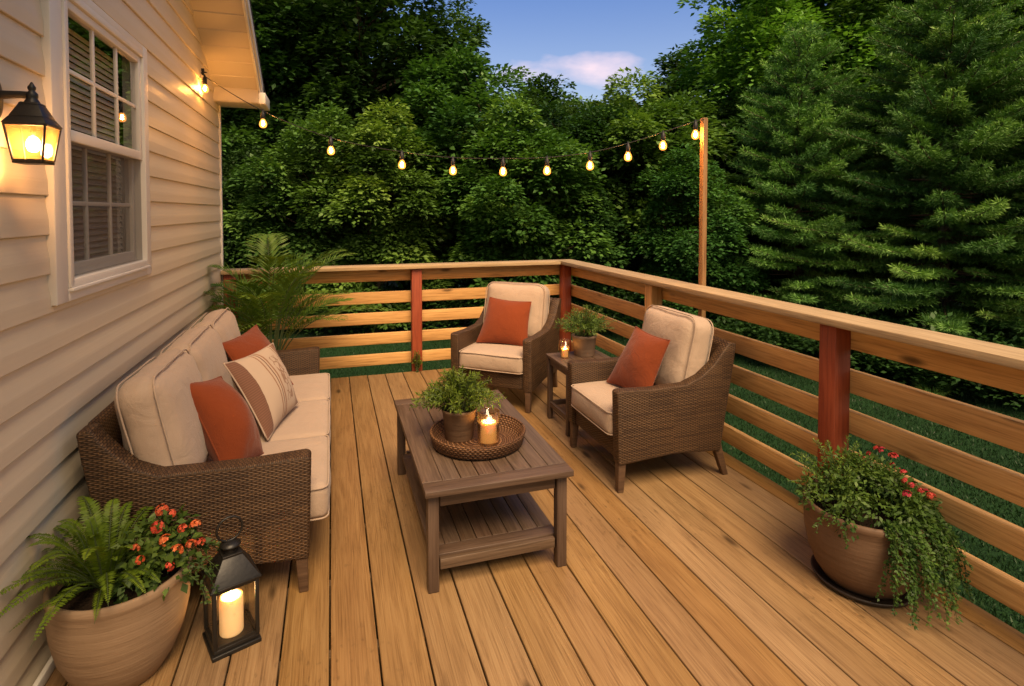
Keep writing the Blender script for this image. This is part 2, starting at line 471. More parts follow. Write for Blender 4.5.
BULB = 1.0
def bulbglass():
    t = NT('glowing_bulb_glass')
    tr = t.n('BsdfTransparent', Color=(1, 0.8, 0.5)); e = t.n('Emission', Color=(1.0, 0.34, 0.06), Strength=2.3 * BULB)
    ms = t.n('MixShader', Fac=0.45)
    t.t.links.new(tr.outputs[0], ms.inputs[1]); t.t.links.new(e.outputs[0], ms.inputs[2]); t.t.links.new(ms.outputs[0], t.o.inputs[0])
    return t.m
MT['bulb_glass'] = bulbglass()
MT['bulb_core'] = emit('bulb_filament', (1.0, 0.50, 0.15), 620 * BULB)
MT['lamp_core'] = emit('lamp_bulb', (1.0, 0.60, 0.29), 300)
MT['flame'] = emit('flame', (1.0, 0.58, 0.22), 380)

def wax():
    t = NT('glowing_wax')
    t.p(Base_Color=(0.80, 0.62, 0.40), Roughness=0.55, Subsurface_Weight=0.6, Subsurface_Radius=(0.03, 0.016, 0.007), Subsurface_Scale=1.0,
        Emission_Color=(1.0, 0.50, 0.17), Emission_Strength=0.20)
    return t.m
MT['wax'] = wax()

# ================================================================== SETTING
LAWN_Z = -1.0
g = MB(); g.add([(-60, -60, LAWN_Z), (70, -60, LAWN_Z), (70, 80, LAWN_Z), (-60, 80, LAWN_Z)], [(0, 1, 2, 3)])
tag(g.build('lawn', MT['lawn']), kind='structure')

PITCH, X0 = 0.1706, -0.02
DK_Y0, DK_Y1, DK_XR = -2.6, 5.655, 2.485
bd = MB()
k = -6
while True:
    xa = X0 + k * PITCH + 0.0032; xb = X0 + (k + 1) * PITCH - 0.0032
    k += 1
    if xa > DK_XR - 0.03: break
    xa = max(xa, -0.955); xb = min(xb, DK_XR)
    if xb - xa < 0.02: continue
    bd.span((xa, DK_Y0, -0.028 + random.uniform(-.0008, .0008)), (xb, DK_Y1 + random.uniform(-.003, .003), random.uniform(-.0008, .0008)))
deck = tag(bd.build('deck', MT['deck'], bevel=0.004, segs=2), kind='structure')
fr = MB()
y = DK_Y0 + 0.1
while y < 5.5:
    fr.span((-0.95, y, -0.24), (2.44, y + 0.04, -0.03)); y += 0.42
fr.span((-0.95, 5.60, -0.26), (2.44, 5.64, -0.031)); fr.span((2.441, DK_Y0, -0.26), (2.481, 5.64, -0.031))
for px in (-0.7, 0.8, 2.3):
    for py in (0.2, 2.8, 5.4): fr.span((px, py, LAWN_Z), (px + .1, py + .1, -0.242))
fr.build('deck_frame', MT['joist'], deck)

# ------------------------------------------------------------------ railing
POST_T = 1.028
SL = [(0.905, 1.022), (0.682, 0.798), (0.476, 0.590), (0.272, 0.382), (0.062, 0.172)]
def post(parent, x, y, mat, zb=-0.3):
    MB().box((x, y, (POST_T + zb) / 2), (0.1, 0.1, POST_T - zb)).build('post', mat, parent, bevel=0.004)

far = thing('deck_railing', 'horizontal board railing across the far end of the deck behind the palm and corner armchair', 'railing')
for x, m in ((-0.885, 'cedar'), (0.812, 'cedar')): post(far, x, 5.71, MT[m])
for z0, z1 in SL:
    MB().span((-0.945, 5.762, z0), (2.49, 5.80, z1)).build('rail_board', MT['rail'], far, bevel=0.004)
MB().span((-0.95, 5.625, 1.03), (2.352, 5.825, 1.068)).build('cap_board', MT['cap'], far, bevel=0.004)

rr = thing('deck_railing', 'horizontal board railing along the right side of the deck with the tall light pole behind', 'railing')
post(rr, 2.44, 5.71, MT['cedar'])
post(rr, 2.44, 3.93, MT['rail'])
post(rr, 2.44, 2.225, MT['cedar'])
post(rr, 2.44, 0.52, MT['cedar'])
post(rr, 2.44, -1.4, MT['cedar'])
for z0, z1 in SL:
    MB().span((2.492, 1.0, z0), (2.53, 5.80, z1)).build('rail_board', MT['rail'], rr, bevel=0.004)
    MB().span((2.492, -2.6, z0), (2.53, 0.996, z1)).build('rail_board', MT['rail'], rr, bevel=0.004)
MB().span((2.355, 1.2, 1.03), (2.555, 5.825, 1.068)).build('cap_board', MT['cap'], rr, bevel=0.004)
MB().span((2.355, -2.6, 1.03), (2.555, 1.197, 1.068)).build('cap_board', MT['cap'], rr, bevel=0.004)

pole = MB(); pole.box((2.572, 3.49, 0.64), (0.036, 0.044, 3.27))
tag(pole.build('light_pole', MT['pole'], bevel=0.003), 'slim square wooden pole outside the right railing holding up the string lights', 'pole')

# -------------------------------------------------------------------- house
WX = -0.968
YE = 5.72
RZ0, RY0, RS = 2.647, 5.548, 0.524           # rake line on the wall
def rake_y(z): return RY0 - (z - RZ0) / RS
YW0 = 0.25
def low_y(z): return max(YW0, 2 * 2.985 - rake_y(z) - 0.03)
house = thing('house', 'cream vinyl sided house on the left with white trimmed window and sloping gable soffit', 'house', (WX, 2.0, LAWN_Z))
HL = Vector((WX, 2.0, LAWN_Z))
def hp(o):           # parts are modelled in world metres, stored relative to the house base
    me = o.data
    me.transform(Matrix.Translation(-HL)); return o
WIN = (2.42, 3.545, 1.262, 2.478)            # outer trim
CO = 0.1400
wall = MB()
prof = [(0.0, 0.0), (0.0, 0.002), (0.011, 0.002), (0.0125, 0.0045), (0.0115, 0.050), (0.0108, 0.060), (0.0080, 0.078), (0.0052, 0.098), (0.0030, 0.120), (0.0015, CO)]
def course(z0, ya, yb, ztop, clip):
    # yb is a function of z
    pr = [(x, z0 + z) for x, z in prof if z0 + z <= ztop + 1e-4]
    if len(pr) < 2: return
    if pr[-1][1] < ztop - 1e-4: pr.append((pr[-1][0], ztop))
    vs = []; uvs = []
    for x, z in pr:
        vs += [(WX + x, ya(z) if callable(ya) else ya, z), (WX + x, yb(z), z)]
    fs = []; ou = random.uniform(0, 30)
    for i in range(len(pr) - 1):
        f = (2 * i, 2 * i + 1, 2 * i + 3, 2 * i + 2); fs.append(f)
        uvs.append([(vs[q][1] + ou, vs[q][2]) for q in f])
    wall.add(vs, fs, uvs)
z = 1.515 - 18 * CO
while z < 3.97:
    zt = z + CO
    yb = lambda q: min(YE, rake_y(q) + 0.03)
    if True:
        if zt <= WIN[2] + 0.002 or z >= WIN[3] - 0.002:
            course(z, low_y, yb, zt, False)
        else:
            course(z, low_y, lambda q: WIN[0] + 0.02, zt, False)
            course(z, WIN[1] - 0.02, yb, zt, False)
            if z < WIN[2]: course(z, WIN[0] + 0.02, lambda q: WIN[1] - 0.02, WIN[2] + 0.005, False)
            if zt > WIN[3]:
                # sliver above the head trim
                wall.add([(WX + 0.004, WIN[0] + .02, WIN[3] - .005), (WX + 0.004, WIN[1] - .02, WIN[3] - .005), (WX + 0.004, WIN[1] - .02, zt), (WX + 0.004, WIN[0] + .02, zt)], [(0, 1, 2, 3)])
    z = zt
hp(wall.build('wall', MT['siding'], house))
MB_ = MB(); MB_.span((WX - 0.02, YE - 0.005, LAWN_Z), (WX + 0.022, YE + 0.035, 2.57)); hp(MB_.build('corner_trim', MT['white'], house, bevel=0.004))
bs = MB(); bs.span((WX + 0.017, YW0, 0.004), (WX + 0.034, YE - 0.01, 0.045)); hp(bs.build('base_trim', MT['white'], house, bevel=0.003))
body = MB()                                   # the rest of the house shell
body.add([(WX - .03, YE, LAWN_Z), (-8, YE, LAWN_Z), (-8, YE, 2.62), (WX - .03, YE, 2.62)], [(0, 1, 2, 3)])
body.add([(-8, YE, LAWN_Z), (-8, YW0, LAWN_Z), (-8, YW0, 2.62), (-8, YE, 2.62)], [(0, 1, 2, 3)])
body.add([(WX - .001, YW0, LAWN_Z), (-8, YW0, LAWN_Z), (-8, YW0, 2.62), (WX - .001, YW0, 2.62)], [(0, 1, 2, 3)])
hp(body.build('end_wall', MT['siding'], house))
# roof, fascia, soffit
XO = -0.606
def rz(y): return RZ0 - RS * (y - RY0)
RIDGE = 2.985
ya, yb_ = RIDGE, 5.86
rf = MB()
rf.add([(XO + .035, ya, rz(ya) + .17), (XO + .035, yb_, rz(yb_) + .17), (-8, yb_, rz(yb_) + .17), (-8, ya, rz(ya) + .17),
        (XO + .035, ya, rz(ya) + .135), (XO + .035, yb_, rz(yb_) + .135), (-8, yb_, rz(yb_) + .135), (-8, ya, rz(ya) + .135)],
       [(0, 3, 2, 1), (4, 5, 6, 7), (0, 1, 5, 4), (1, 2, 6, 5), (2, 3, 7, 6), (3, 0, 4, 7)])
yc = 2 * RIDGE - 5.86
rf.add([(XO + .035, ya - .001, rz(ya) + .17), (XO + .035, yc, rz(2 * ya - yc) + .17), (-8, yc, rz(2 * ya - yc) + .17), (-8, ya - .001, rz(ya) + .17)], [(0, 1, 2, 3)])
hp(rf.build('roof', MT['roof'], house))
sf = MB()
y0s = RIDGE
n = 0
yy = 5.50
while yy > RIDGE:                              # soffit panels across the slope, each with a small step
    y2 = yy - 0.155
    a = [(WX - .01, yy, rz(yy) + 0.004), (XO, yy, rz(yy) + 0.004), (XO, y2 + .006, rz(y2 + .006) + .000), (WX - .01, y2 + .006, rz(y2 + .006) + .000),
         (XO, y2, rz(y2) + 0.016), (WX - .01, y2, rz(y2) + 0.016)]
    sf.add(a, [(0, 1, 2, 3), (3, 2, 4, 5)])
    yy = y2
hp(sf.build('soffit', MT['soffit'], house))
fa = MB()
def slab(mb, x0, x1, y0, y1, zl, zh):
    vs = []
    for x in (x0, x1):
        for yv in (y0, y1):
            for zz in (zl, zh): vs.append((x, yv, rz(yv) + zz))
    mb.add(vs, [(0, 1, 3, 2), (4, 6, 7, 5), (0, 4, 5, 1), (2, 3, 7, 6), (0, 2, 6, 4), (1, 5, 7, 3)])
slab(fa, XO, XO + .02, RIDGE, 5.62, -.018, .12)
slab(fa, XO + .0205, XO + .032, RIDGE, 5.62, .035, .134)
hp(fa.build('fascia', MT['white'], house, bevel=0.002))
rb = MB()                                      # boxed eave return
rb.span((WX + .004, 5.492, 2.566), (XO, 5.50, 2.69)); rb.span((WX + .004, 5.501, 2.56), (XO + .002, 5.80, 2.575))
hp(rb.build('eave_return', MT['soffit'], house, bevel=0.002))
gt = MB(); gt.span((XO + .003, 5.485, 2.555), (XO + .062, 5.86, 2.655)); gt.span((-8, 5.80, 2.57), (XO, 5.86, 2.66))
hp(gt.build('gutter', MT['white'], house, bevel=0.006))

# window
win = MB()
a, b, c, d = WIN
TX0, TX1 = WX - 0.01, WX + 0.030
IN = (2.548, 3.440, 1.345, 2.405)              # sash opening
for (y0, y1, z0, z1) in ((a, IN[0] - .03, c, d), (IN[1] + .03, b, c, d), (a + 1e-3, b - 1e-3, IN[3] + .03, d + .001), (a + 1e-3, b - 1e-3, c - .001, IN[2] - .03)):
    pass
win.span((TX0, a, c), (TX1, IN[0] - .032, d)); win.span((TX0, IN[1] + .032, c), (TX1, b, d))
win.span((TX0, IN[0] - .0319, IN[3] + .032), (TX1, IN[1] + .0319, d)); win.span((TX0, IN[0] - .0319, c), (TX1, IN[1] + .0319, IN[2] - .032))
wf = hp(win.build('window', MT['white'], house, bevel=0.003))
def wpart(name, mb, mat, bevel=0.0):
    o = mb.build(name, mat, wf, bevel=bevel)
    return hp(o)
def ring(mb, x0, x1, y0, y1, z0, z1, w, wb=None):
    wb = wb or w
    mb.span((x0, y0, z0), (x1, y0 + w, z1)); mb.span((x0, y1 - w, z0), (x1, y1, z1))
    mb.span((x0, y0 + w + 1e-4, z1 - w), (x1, y1 - w - 1e-4, z1)); mb.span((x0, y0 + w + 1e-4, z0), (x1, y1 - w - 1e-4, z0 + wb))
fm = MB(); ring(fm, WX - .06, WX + .038, IN[0] - .031, IN[1] + .031, IN[2] - .031, IN[3] + .031, .03)
sl_ = fm.span((WX + .002, IN[0] - .03, IN[2] - .045), (WX + .046, IN[1] + .03, IN[2] - .0315))
wpart('frame', fm, MT['white'], 0.002)
ZM = 1.892
us = MB(); ring(us, WX - .006, WX + .026, IN[0], IN[1], ZM - .022, IN[3], .034, .044); wpart('sash', us, MT['white'], 0.003)
ls = MB(); ring(ls, WX - .046, WX - .012, IN[0], IN[1], IN[2], ZM + .016, .036, .05); wpart('sash', ls, MT['white'], 0.003)
def muntins(x0, x1, z0, z1):
    mb = MB(); y0, y1 = IN[0] + .034, IN[1] - .034
    for i in (1, 2):
        yv = y0 + (y1 - y0) * i / 3; mb.span((x0, yv - .009, z0), (x1, yv + .009, z1))
    zm = (z0 + z1) / 2; mb.span((x0 + .0015, y0, zm - .009), (x1 - .0015, y1, zm + .009))
    wpart('muntin', mb, MT['white'], 0.002)
muntins(WX + .0005, WX + .0145, ZM + .022, IN[3] - .034)
muntins(WX - .037, WX - .022, IN[2] + .05, ZM - .02)
def sheet(name, x, y0, y1, z0, z1, mat):
    mb = MB(); mb.add([(x, y0, z0), (x, y1, z0), (x, y1, z1), (x, y0, z1)], [(0, 1, 2, 3)]); wpart(name, mb, mat)
sheet('pane', WX + .008, IN[0] + .03, IN[1] - .03, ZM + .018, IN[3] - .03, MT['win_glass'])
sheet('pane', WX - .029, IN[0] + .03, IN[1] - .03, IN[2] + .046, ZM - .015, MT['win_glass'])
sheet('screen', WX + .016, IN[0] + .001, IN[1] - .001, IN[2] + .001, ZM - .023, MT['screen'])
bl = MB(); zz = IN[2] + .02
while zz < IN[3] - .03:
    bl.box((WX - .075, (IN[0] + IN[1]) / 2, zz), (.032, IN[1] - IN[0] - .03, .0022), Matrix.Rotation(R(64), 3, 'Y')); zz += .0285
wpart('blind', bl, MT['blind'])
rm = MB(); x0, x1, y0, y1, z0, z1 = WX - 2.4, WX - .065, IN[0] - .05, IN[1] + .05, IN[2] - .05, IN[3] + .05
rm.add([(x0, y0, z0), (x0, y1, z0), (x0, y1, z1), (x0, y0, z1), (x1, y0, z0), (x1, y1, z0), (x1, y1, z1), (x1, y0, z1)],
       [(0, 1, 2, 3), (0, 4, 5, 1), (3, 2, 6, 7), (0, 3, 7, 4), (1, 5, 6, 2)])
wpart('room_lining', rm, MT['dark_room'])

# --------------------------------------------------------------- wall lamp
LX, LY = -0.848, 2.06
lamp = thing('wall_lantern', 'black carriage style wall lantern with amber glass lit beside the window', 'wall lamp', (LX, LY, 1.858))
lamp.scale = (.84, .84, .90)
# local z: eave at 0
wl = MB(); wl.lathe([(0, 0), (.06, 0), (.062, .006), (.05, .012), (.046, .02), (.0, .024)], 28)
o = wl.build('backplate', MT['iron'], lamp); o.data.transform(Matrix.Scale(1.5, 4, (1, 0, 0)) @ Matrix.Identity(4)); o.data.transform(Matrix.Translation(((WX + .016 - LX) / .84, 0.0, .085)) @ Matrix.Rotation(R(90), 4, 'Y'))
MB().tube([((WX + .03 - LX) / .84, 0, .095), (-.06, 0, .098), (-.03, 0, .100), (0, 0, .098)], [.016, .013, .012, .013], 12).build('arm', MT['iron'], lamp)
def frus(mb, a0, z0, a1, z1):
    vs = [(x * a0, y * a0, z0) for x, y in ((-1, -1), (1, -1), (1, 1), (-1, 1))] + [(x * a1, y * a1, z1) for x, y in ((-1, -1), (1, -1), (1, 1), (-1, 1))]
    mb.add(vs, [(0, 1, 5, 4), (1, 2, 6, 5), (2, 3, 7, 6), (3, 0, 4, 7), (3, 2, 1, 0), (4, 5, 6, 7)])
hood = MB(); frus(hood, .066, 0, .050, .024); frus(hood, .050, .0245, .030, .066); frus(hood, .031, .0665, .026, .074)
hood.build('hood', MT['iron'], lamp, bevel=.0015)
fi = MB(); fi.lathe([(0.024, .074), (.020, .082), (.016, .088), (.018, .094), (.018, .104), (.013, .110), (.009, .114), (.012, .120), (.0125, .126), (.008, .133), (.003, .142), (0, .144)], 18)
fi.build('finial', MT['iron'], lamp)
cg = MB()
for sx in (-1, 1):
    for sy in (-1, 1):
        cg.tube([(sx * .060, sy * .060, -.001), (sx * .043, sy * .043, -.118)], .0042, 6)
for a_, z_ in ((.060, -.003), (.043, -.118)):
    for s_ in (-1, 1):
        cg.box((0, s_ * a_, z_), (2 * a_, .008, .007)); cg.box((s_ * a_, 0, z_ + .0002), (.008, 2 * a_ - .009, .007))
cg.build('cage', MT['iron'], lamp)
cb = MB(); frus(cb, .044, -.128, .046, -.1215); cb.build('base', MT['iron'], lamp)
for q in range(4):
    gp = MB(); gp.add([(-.057, -.0585, -.006), (.057, -.0585, -.006), (.041, -.0425, -.116), (-.041, -.0425, -.116)], [(3, 2, 1, 0)])
    o = gp.build('glass_pane', MT['amber_glass'], lamp); o.data.transform(Matrix.Rotation(q * PI / 2, 4, 'Z'))
lb = MB(); lb.lathe([(0.0, -.088), (.010, -.086), (.017, -.078), (.020, -.066), (.018, -.052), (.011, -.040), (.0, -.036)], 16)
o = lb.build('bulb', MT['lamp_core'], lamp)
sk = MB(); sk.lathe([(.0, -.036), (.009, -.036), (.009, -.002), (0, -.002)], 12); sk.build('socket', MT['iron'], lamp)

# ------------------------------------------------------------- string lights
BP = [(-0.925, 4.953, 2.561), (-0.492, 4.763, 2.283), (0.005, 4.551, 2.07), (0.514, 4.333, 1.959), (0.873, 4.18, 1.912), (1.22, 4.032, 1.902),
      (1.52, 3.904, 1.907), (1.809, 3.781, 1.941), (2.06, 3.673, 2.004), (2.289, 3.576, 2.081), (2.502, 3.492, 2.157)]
sl = thing('string_light', 'drooping string of warm glowing bulbs strung from the house eave to the pole', 'string lights', BP[0])
b0 = Vector(BP[0])
wp = [Vector((WX + .02, 5.02, 2.70)) - b0, Vector((WX + .05, 5.0, 2.69)) - b0] + [Vector(p) - b0 + Vector((0, 0, .092)) for p in BP] + [Vector((2.557, 3.47, 2.262)) - b0]
def smooth_path(P, k=6):
    out = []
    for i in range(len(P) - 1):
        p0 = P[max(i - 1, 0)]; p1 = P[i]; p2 = P[i + 1]; p3 = P[min(i + 2, len(P) - 1)]
        for j in range(k):
            t = j / k
            out.append(0.5 * ((2 * p1) + (p2 - p0) * t + (2 * p0 - 5 * p1 + 4 * p2 - p3) * t * t + (3 * p1 - p0 - 3 * p2 + p3) * t ** 3))
    out.append(P[-1]); return out
MB().tube(smooth_path(wp), .0034, 6).build('wire', MT['cable'], sl)
hk = MB(); hk.box(Vector((WX + .018, 5.02, 2.70)) - b0, (.02, .02, .05)); hk.build('hook', MT['iron'], sl)
def bulb_mesh():
    g_ = MB(); g_.lathe([(.0, -.034), (.0105, -.032), (.019, -.025), (.0228, -.013), (.0222, -.001), (.0175, .012), (.0125, .021), (.0115, .027)], 16)
    c_ = MB(); c_.lathe([(.0, -.020), (.006, -.017), (.009, -.008), (.0075, .004), (.0035, .014), (.0, .017)], 10)
    s_ = MB(); s_.lathe([(.0, .024), (.0125, .024), (.0140, .030), (.0135, .066), (.009, .072), (.004, .094), (0, .094)], 12)
    return g_, c_, s_
first = None
for i, p in enumerate(BP):
    if first is None:
        g_, c_, s_ = bulb_mesh()
        first = g_.build('bulb', MT['bulb_glass'], sl)
        c_.build('filament', MT['bulb_core'], first); s_.build('socket', MT['cable'], first)
        o = first
    else:
        o = copy_tree(first, sl)
    o.location = Vector(p) - b0; o.scale = (1.22, 1.22, 1.12)

# ================================================================ FURNITURE
def bmesh_grid_cube(nx, ny, nz):
    bm = bmesh.new(); bmesh.ops.create_cube(bm, size=2)
    bmesh.ops.subdivide_edges(bm, edges=bm.edges[:], cuts=nx, use_grid_fill=True)
    return bm

def cushion(name, w, d, h, mat, parent, loc=(0, 0, 0), rot=None, r=0.028, puff=0.10, seed=0, wr=0.004, cuts=15):
    bm = bmesh_grid_cube(cuts, cuts, cuts)
    hx, hy, hz = w / 2, d / 2, h / 2
    off = Vector((seed * 3.7, seed * 1.3, seed * 9.1))
    def rm(t): return math.copysign(1 - (1 - abs(t)) ** 1.35, t)
    for v in bm.verts:
        u, q, s = rm(v.co.x), rm(v.co.y), rm(v.co.z)
        p = Vector((u * hx, q * hy, s * hz))
        inn = Vector((max(-hx + r, min(hx - r, p.x)), max(-hy + r, min(hy - r, p.y)), max(-hz + r, min(hz - r, p.z))))
        dv = p - inn
        nrm = dv.normalized() if dv.length > 1e-6 else Vector((0, 0, 1))
        p = inn + nrm * r
        p.z += s * hz * puff * 2 * (1 - u ** 4) * (1 - q ** 4)
        bul = .012 * (1 - s * s)
        p.x += u * bul * (1 - q ** 6) * 1.0; p.y += q * bul * (1 - u ** 6)
        nz = noise.noise(p * 6 + off) + .5 * noise.noise(p * 14 + off)
        p += nrm * nz * wr
        v.co = p
    me = bpy.data.meshes.new(name); bm.to_mesh(me); bm.free()
    me.polygons.foreach_set('use_smooth', [True] * len(me.polygons))
    o = link(name, me, mat, parent)
    pp = MB()
    rc = r * 1.1
    for s in (-1, 1):
        path = []
        for cx, cy, a0 in ((hx - rc, hy - rc, 0), (-hx + rc, hy - rc, 90), (-hx + rc, -hy + rc, 180), (hx - rc, -hy + rc, 270)):
            for k in range(5):
                a = R(a0 + k * 22.5); path.append((cx + rc * math.cos(a), cy + rc * math.sin(a)))
        dense = []
        for i in range(len(path)):
            p0, p1 = path[i], path[(i + 1) % len(path)]
            L = math.hypot(p1[0] - p0[0], p1[1] - p0[1]); m = max(1, int(L / .03))
            for k in range(m): dense.append((p0[0] + (p1[0] - p0[0]) * k / m, p0[1] + (p1[1] - p0[1]) * k / m))
        pts = []
        for x, y_ in dense:
            u, q = x / hx, y_ / hy
            z_ = s * (hz - r * .30)
            k_ = 1.002
            bul = .004
            pts.append(Vector((x * k_ + math.copysign(bul, u) * (1 - q ** 6) * (abs(u) > .9), y_ * k_ + math.copysign(bul, q) * (1 - u ** 6) * (abs(q) > .9), z_ + noise.noise(Vector((x, y_, z_)) * 6 + off) * wr * .5)))
        pp.tube(pts, .0040, 6, closed=True)
    po = pp.build('piping', mat, o)
    M_ = Matrix.Translation(loc) @ (rot.to_4x4() if rot is not None else Matrix.Identity(4))
    me.transform(M_); po.data.transform(M_)
    return o

def pillow(name, label, cs, thick, mat, group=None, seed=1, cat='throw pillow'):
    """cs: near-bottom, near-top, far-top, far-bottom corners in the world"""
    A, B, C_, D = (Vector(p) for p in cs)
    base = (A + D) / 2
    N = 22
    nrm = (D - A).cross(B - A).normalized()
    e1 = (D - A + C_ - B) / 4; e2 = (B - A + C_ - D) / 4
    def P(u, v):
        pu, pv = u, v
        u2 = pu * (1 - .075 * (1 - pv * pv) * abs(pu)); v2 = pv * (1 - .075 * (1 - pu * pu) * abs(pv))
        s, t = (u2 + 1) / 2, (v2 + 1) / 2
        return (A * (1 - s) + D * s) * (1 - t) + (B * (1 - s) + C_ * s) * t
    vs = []; idx = {}
    off = Vector((seed * 5.1, seed * 2.3, seed))
    mb = MB()
    for side in (1, -1):
        for i in range(N + 1):
            for j in range(N + 1):
                u = math.sin((i / N * 2 - 1) * PI / 2); v = math.sin((j / N * 2 - 1) * PI / 2)
                p = P(u, v)
                f = (max(0, 1 - u * u) ** .62) * (max(0, 1 - v * v) ** .62)
                w = noise.noise(Vector((u * 1.4, v * 1.4, side)) + off) * .12 + noise.noise(Vector((u * 3.5, v * 3.5, side * 2)) + off) * .06
                cr = abs(u * v) ** 1.5 * noise.noise(Vector((math.atan2(v, u) * 3.2, seed, side))) * .10
                p = p + nrm * side * thick * (f * (1 + w) + cr * f ** .3)
                vs.append(p - base)
    fs = []; uvs = []
    K = (N + 1) ** 2
    for si in (0, 1):
        for i in range(N):
            for j in range(N):
                q = [si * K + i * (N + 1) + j, si * K + (i + 1) * (N + 1) + j, si * K + (i + 1) * (N + 1) + j + 1, si * K + i * (N + 1) + j + 1]
                uu = [((math.sin(((i + di) / N * 2 - 1) * PI / 2) + 1) / 2, (math.sin(((j + dj) / N * 2 - 1) * PI / 2) + 1) / 2) for di, dj in ((0, 0), (1, 0), (1, 1), (0, 1))]
                if si: q = q[::-1]; uu = uu[::-1]
                fs.append(q); uvs.append(uu)
    mb.add(vs, fs, uvs, True)
    root = thing(name, label, cat, base, 0, group)
    o = mb.build('cover', mat, root)
    pts = []
    seq = [(t, -1) for t in np.linspace(-1, 1, 14)[:-1]] + [(1, t) for t in np.linspace(-1, 1, 14)[:-1]] + [(-t, 1) for t in np.linspace(-1, 1, 14)[:-1]] + [(-1, -t) for t in np.linspace(-1, 1, 14)[:-1]]
    MB().tube([P(u, v) * 1.0 - base for u, v in seq], .0045, 6, closed=True).build('piping', mat if name != 'patterned_pillow' else MT['beige'], root)
    return root

def wicker_seat(name, label, cat, loc, rz, W, yf, yb, arm_h, back_h, seat_z0, seat_z1, ncush, seat_y, cush_top, group=None, aw=.075, bc_t=.17, lean=13, skirt=.165, seedo=0, rise=0.0):
    root = thing(name, label, cat, loc, rz, group)
    hw = W / 2
    for sx in (-1, 1):
        x0, x1 = (hw - aw, hw) if sx > 0 else (-hw, -hw + aw)
        ylen = yb - yf
        poly = [(yf + .012, skirt), (yf, arm_h - .01), (yf + .02, arm_h), (yf + ylen * .30, arm_h - .010), (yf + ylen * (.52 + rise), arm_h - .004 + .0 * rise), (yf + ylen * (.68 + rise * .75), arm_h + .035),
                (yf + ylen * (.82 + rise * .45), arm_h + .10), (yf + ylen * (.93 + rise * .2), back_h - .045), (yb - .0, back_h), (yb + .05, back_h - .008), (yb + .035, back_h - .12), (yb - .015, arm_h - .18), (yb - .055, skirt),
                (yf + ylen * .5, skirt + .022)]
        # smooth the top outline
        mb = MB(); mb.prism(poly, 0, x0, x1)
        mb.build('arm', MT['wicker'], root, bevel=.018, segs=3)
    ap = MB(); ap.span((-hw + aw + .001, yf + .03, skirt + .01), (hw - aw - .001, yf + .08, seat_z0 + .0)); ap.build('front_panel', MT['wicker'], root, bevel=.012, segs=2)
    bp = MB(); t_ = .05
    bp.prism([(yb - .075, skirt), (yb - .03, arm_h - .1), (yb + .015, back_h - .03), (yb + .045, back_h + .0), (yb + .05, back_h - .05), (yb + .01, arm_h - .15), (yb - .035, skirt)], 0, -hw + aw + .001, hw - aw - .001)
    bp.build('back_panel', MT['wicker'], root, bevel=.012, segs=2)
    de = MB(); de.span((-hw + aw + .002, yf + .082, seat_z0 - .05), (hw - aw - .002, yb - .07, seat_z0 - .004)); de.build('seat_deck', MT['wicker'], root)
    for sx in (-1, 1):
        lg = MB()
        x_ = sx * (hw - .040)
        vs = [(x_ + a * .026, yf + .045 + b * .026, skirt + .06) for a, b in ((-1, -1), (1, -1), (1, 1), (-1, 1))] + [(x_ + a * .018 + sx * .004, yf + .035 + b * .018, 0) for a, b in ((-1, -1), (1, -1), (1, 1), (-1, 1))]
        F_ = [(0, 1, 2, 3), (7, 6, 5, 4), (0, 4, 5, 1), (1, 5, 6, 2), (2, 6, 7, 3), (3, 7, 4, 0)]
        lg.add(vs, F_); lg.build('leg', MT['leg'], root, bevel=.004)
        lg = MB(); y_ = yb - .075
        vs = [(x_ + a * .026, y_ + b * .028, skirt + .06) for a, b in ((-1, -1), (1, -1), (1, 1), (-1, 1))] + [(x_ + a * .017, y_ + .075 + b * .018, 0) for a, b in ((-1, -1), (1, -1), (1, 1), (-1, 1))]
        lg.add(vs, F_); lg.build('leg', MT['leg'], root, bevel=.004)
    iw = W - 2 * aw - .006
    cw = iw / ncush
    y1 = yb - .16
    for i in range(ncush):
        cx = -iw / 2 + cw * (i + .5)
        cushion('seat_cushion', cw - .004, y1 - seat_y, seat_z1 - seat_z0, MT['beige'], root, (cx, (y1 + seat_y) / 2, (seat_z0 + seat_z1) / 2), None, .028, .06, seed=i + seedo)
        hgt = (cush_top - seat_z1) / math.cos(R(lean))
        rot = Matrix.Rotation(R(90 - lean), 3, 'X')
        # local frame of the cushion: w, height, thickness
        cyb = yb - .10 - bc_t / 2
        rot2 = Matrix.Rotation(R(random.uniform(-1.5, 1.5)), 3, 'Y')
        cushion('back_cushion', cw - .006, hgt, bc_t, MT['beige'], root,
                (cx, cyb + .02 + math.sin(R(lean)) * 0, (seat_z1 + cush_top) / 2 + .005), rot2 @ rot, .062, .20, seed=i + 5 + seedo, wr=.010)
    return root

sofa = wicker_seat('sofa', 'long brown wicker three seat sofa with beige cushions against the house wall', 'sofa', (-0.495, 3.478, 0), R(90), 2.03, -.405, .368, .585, .785,
                   .255, .405, 3, -.468, .905, aw=.095, skirt=.15, rise=.20)
CHL = 'brown wicker armchair with beige cushions'
ch1 = wicker_seat('armchair', CHL + ', set at an angle in the far deck corner', 'armchair', (1.445, 4.665, 0), R(-40), .72, -.365, .385, .59, .815, .305, .45, 1, -.372, .935, 'wicker armchairs', seedo=9, rise=.08)
ch2 = copy_tree(ch1); ch2.location = (1.885, 3.168, 0); ch2.rotation_euler = (0, 0, R(-90))
tag(ch2, CHL + ', sideways on before the right railing', 'armchair')

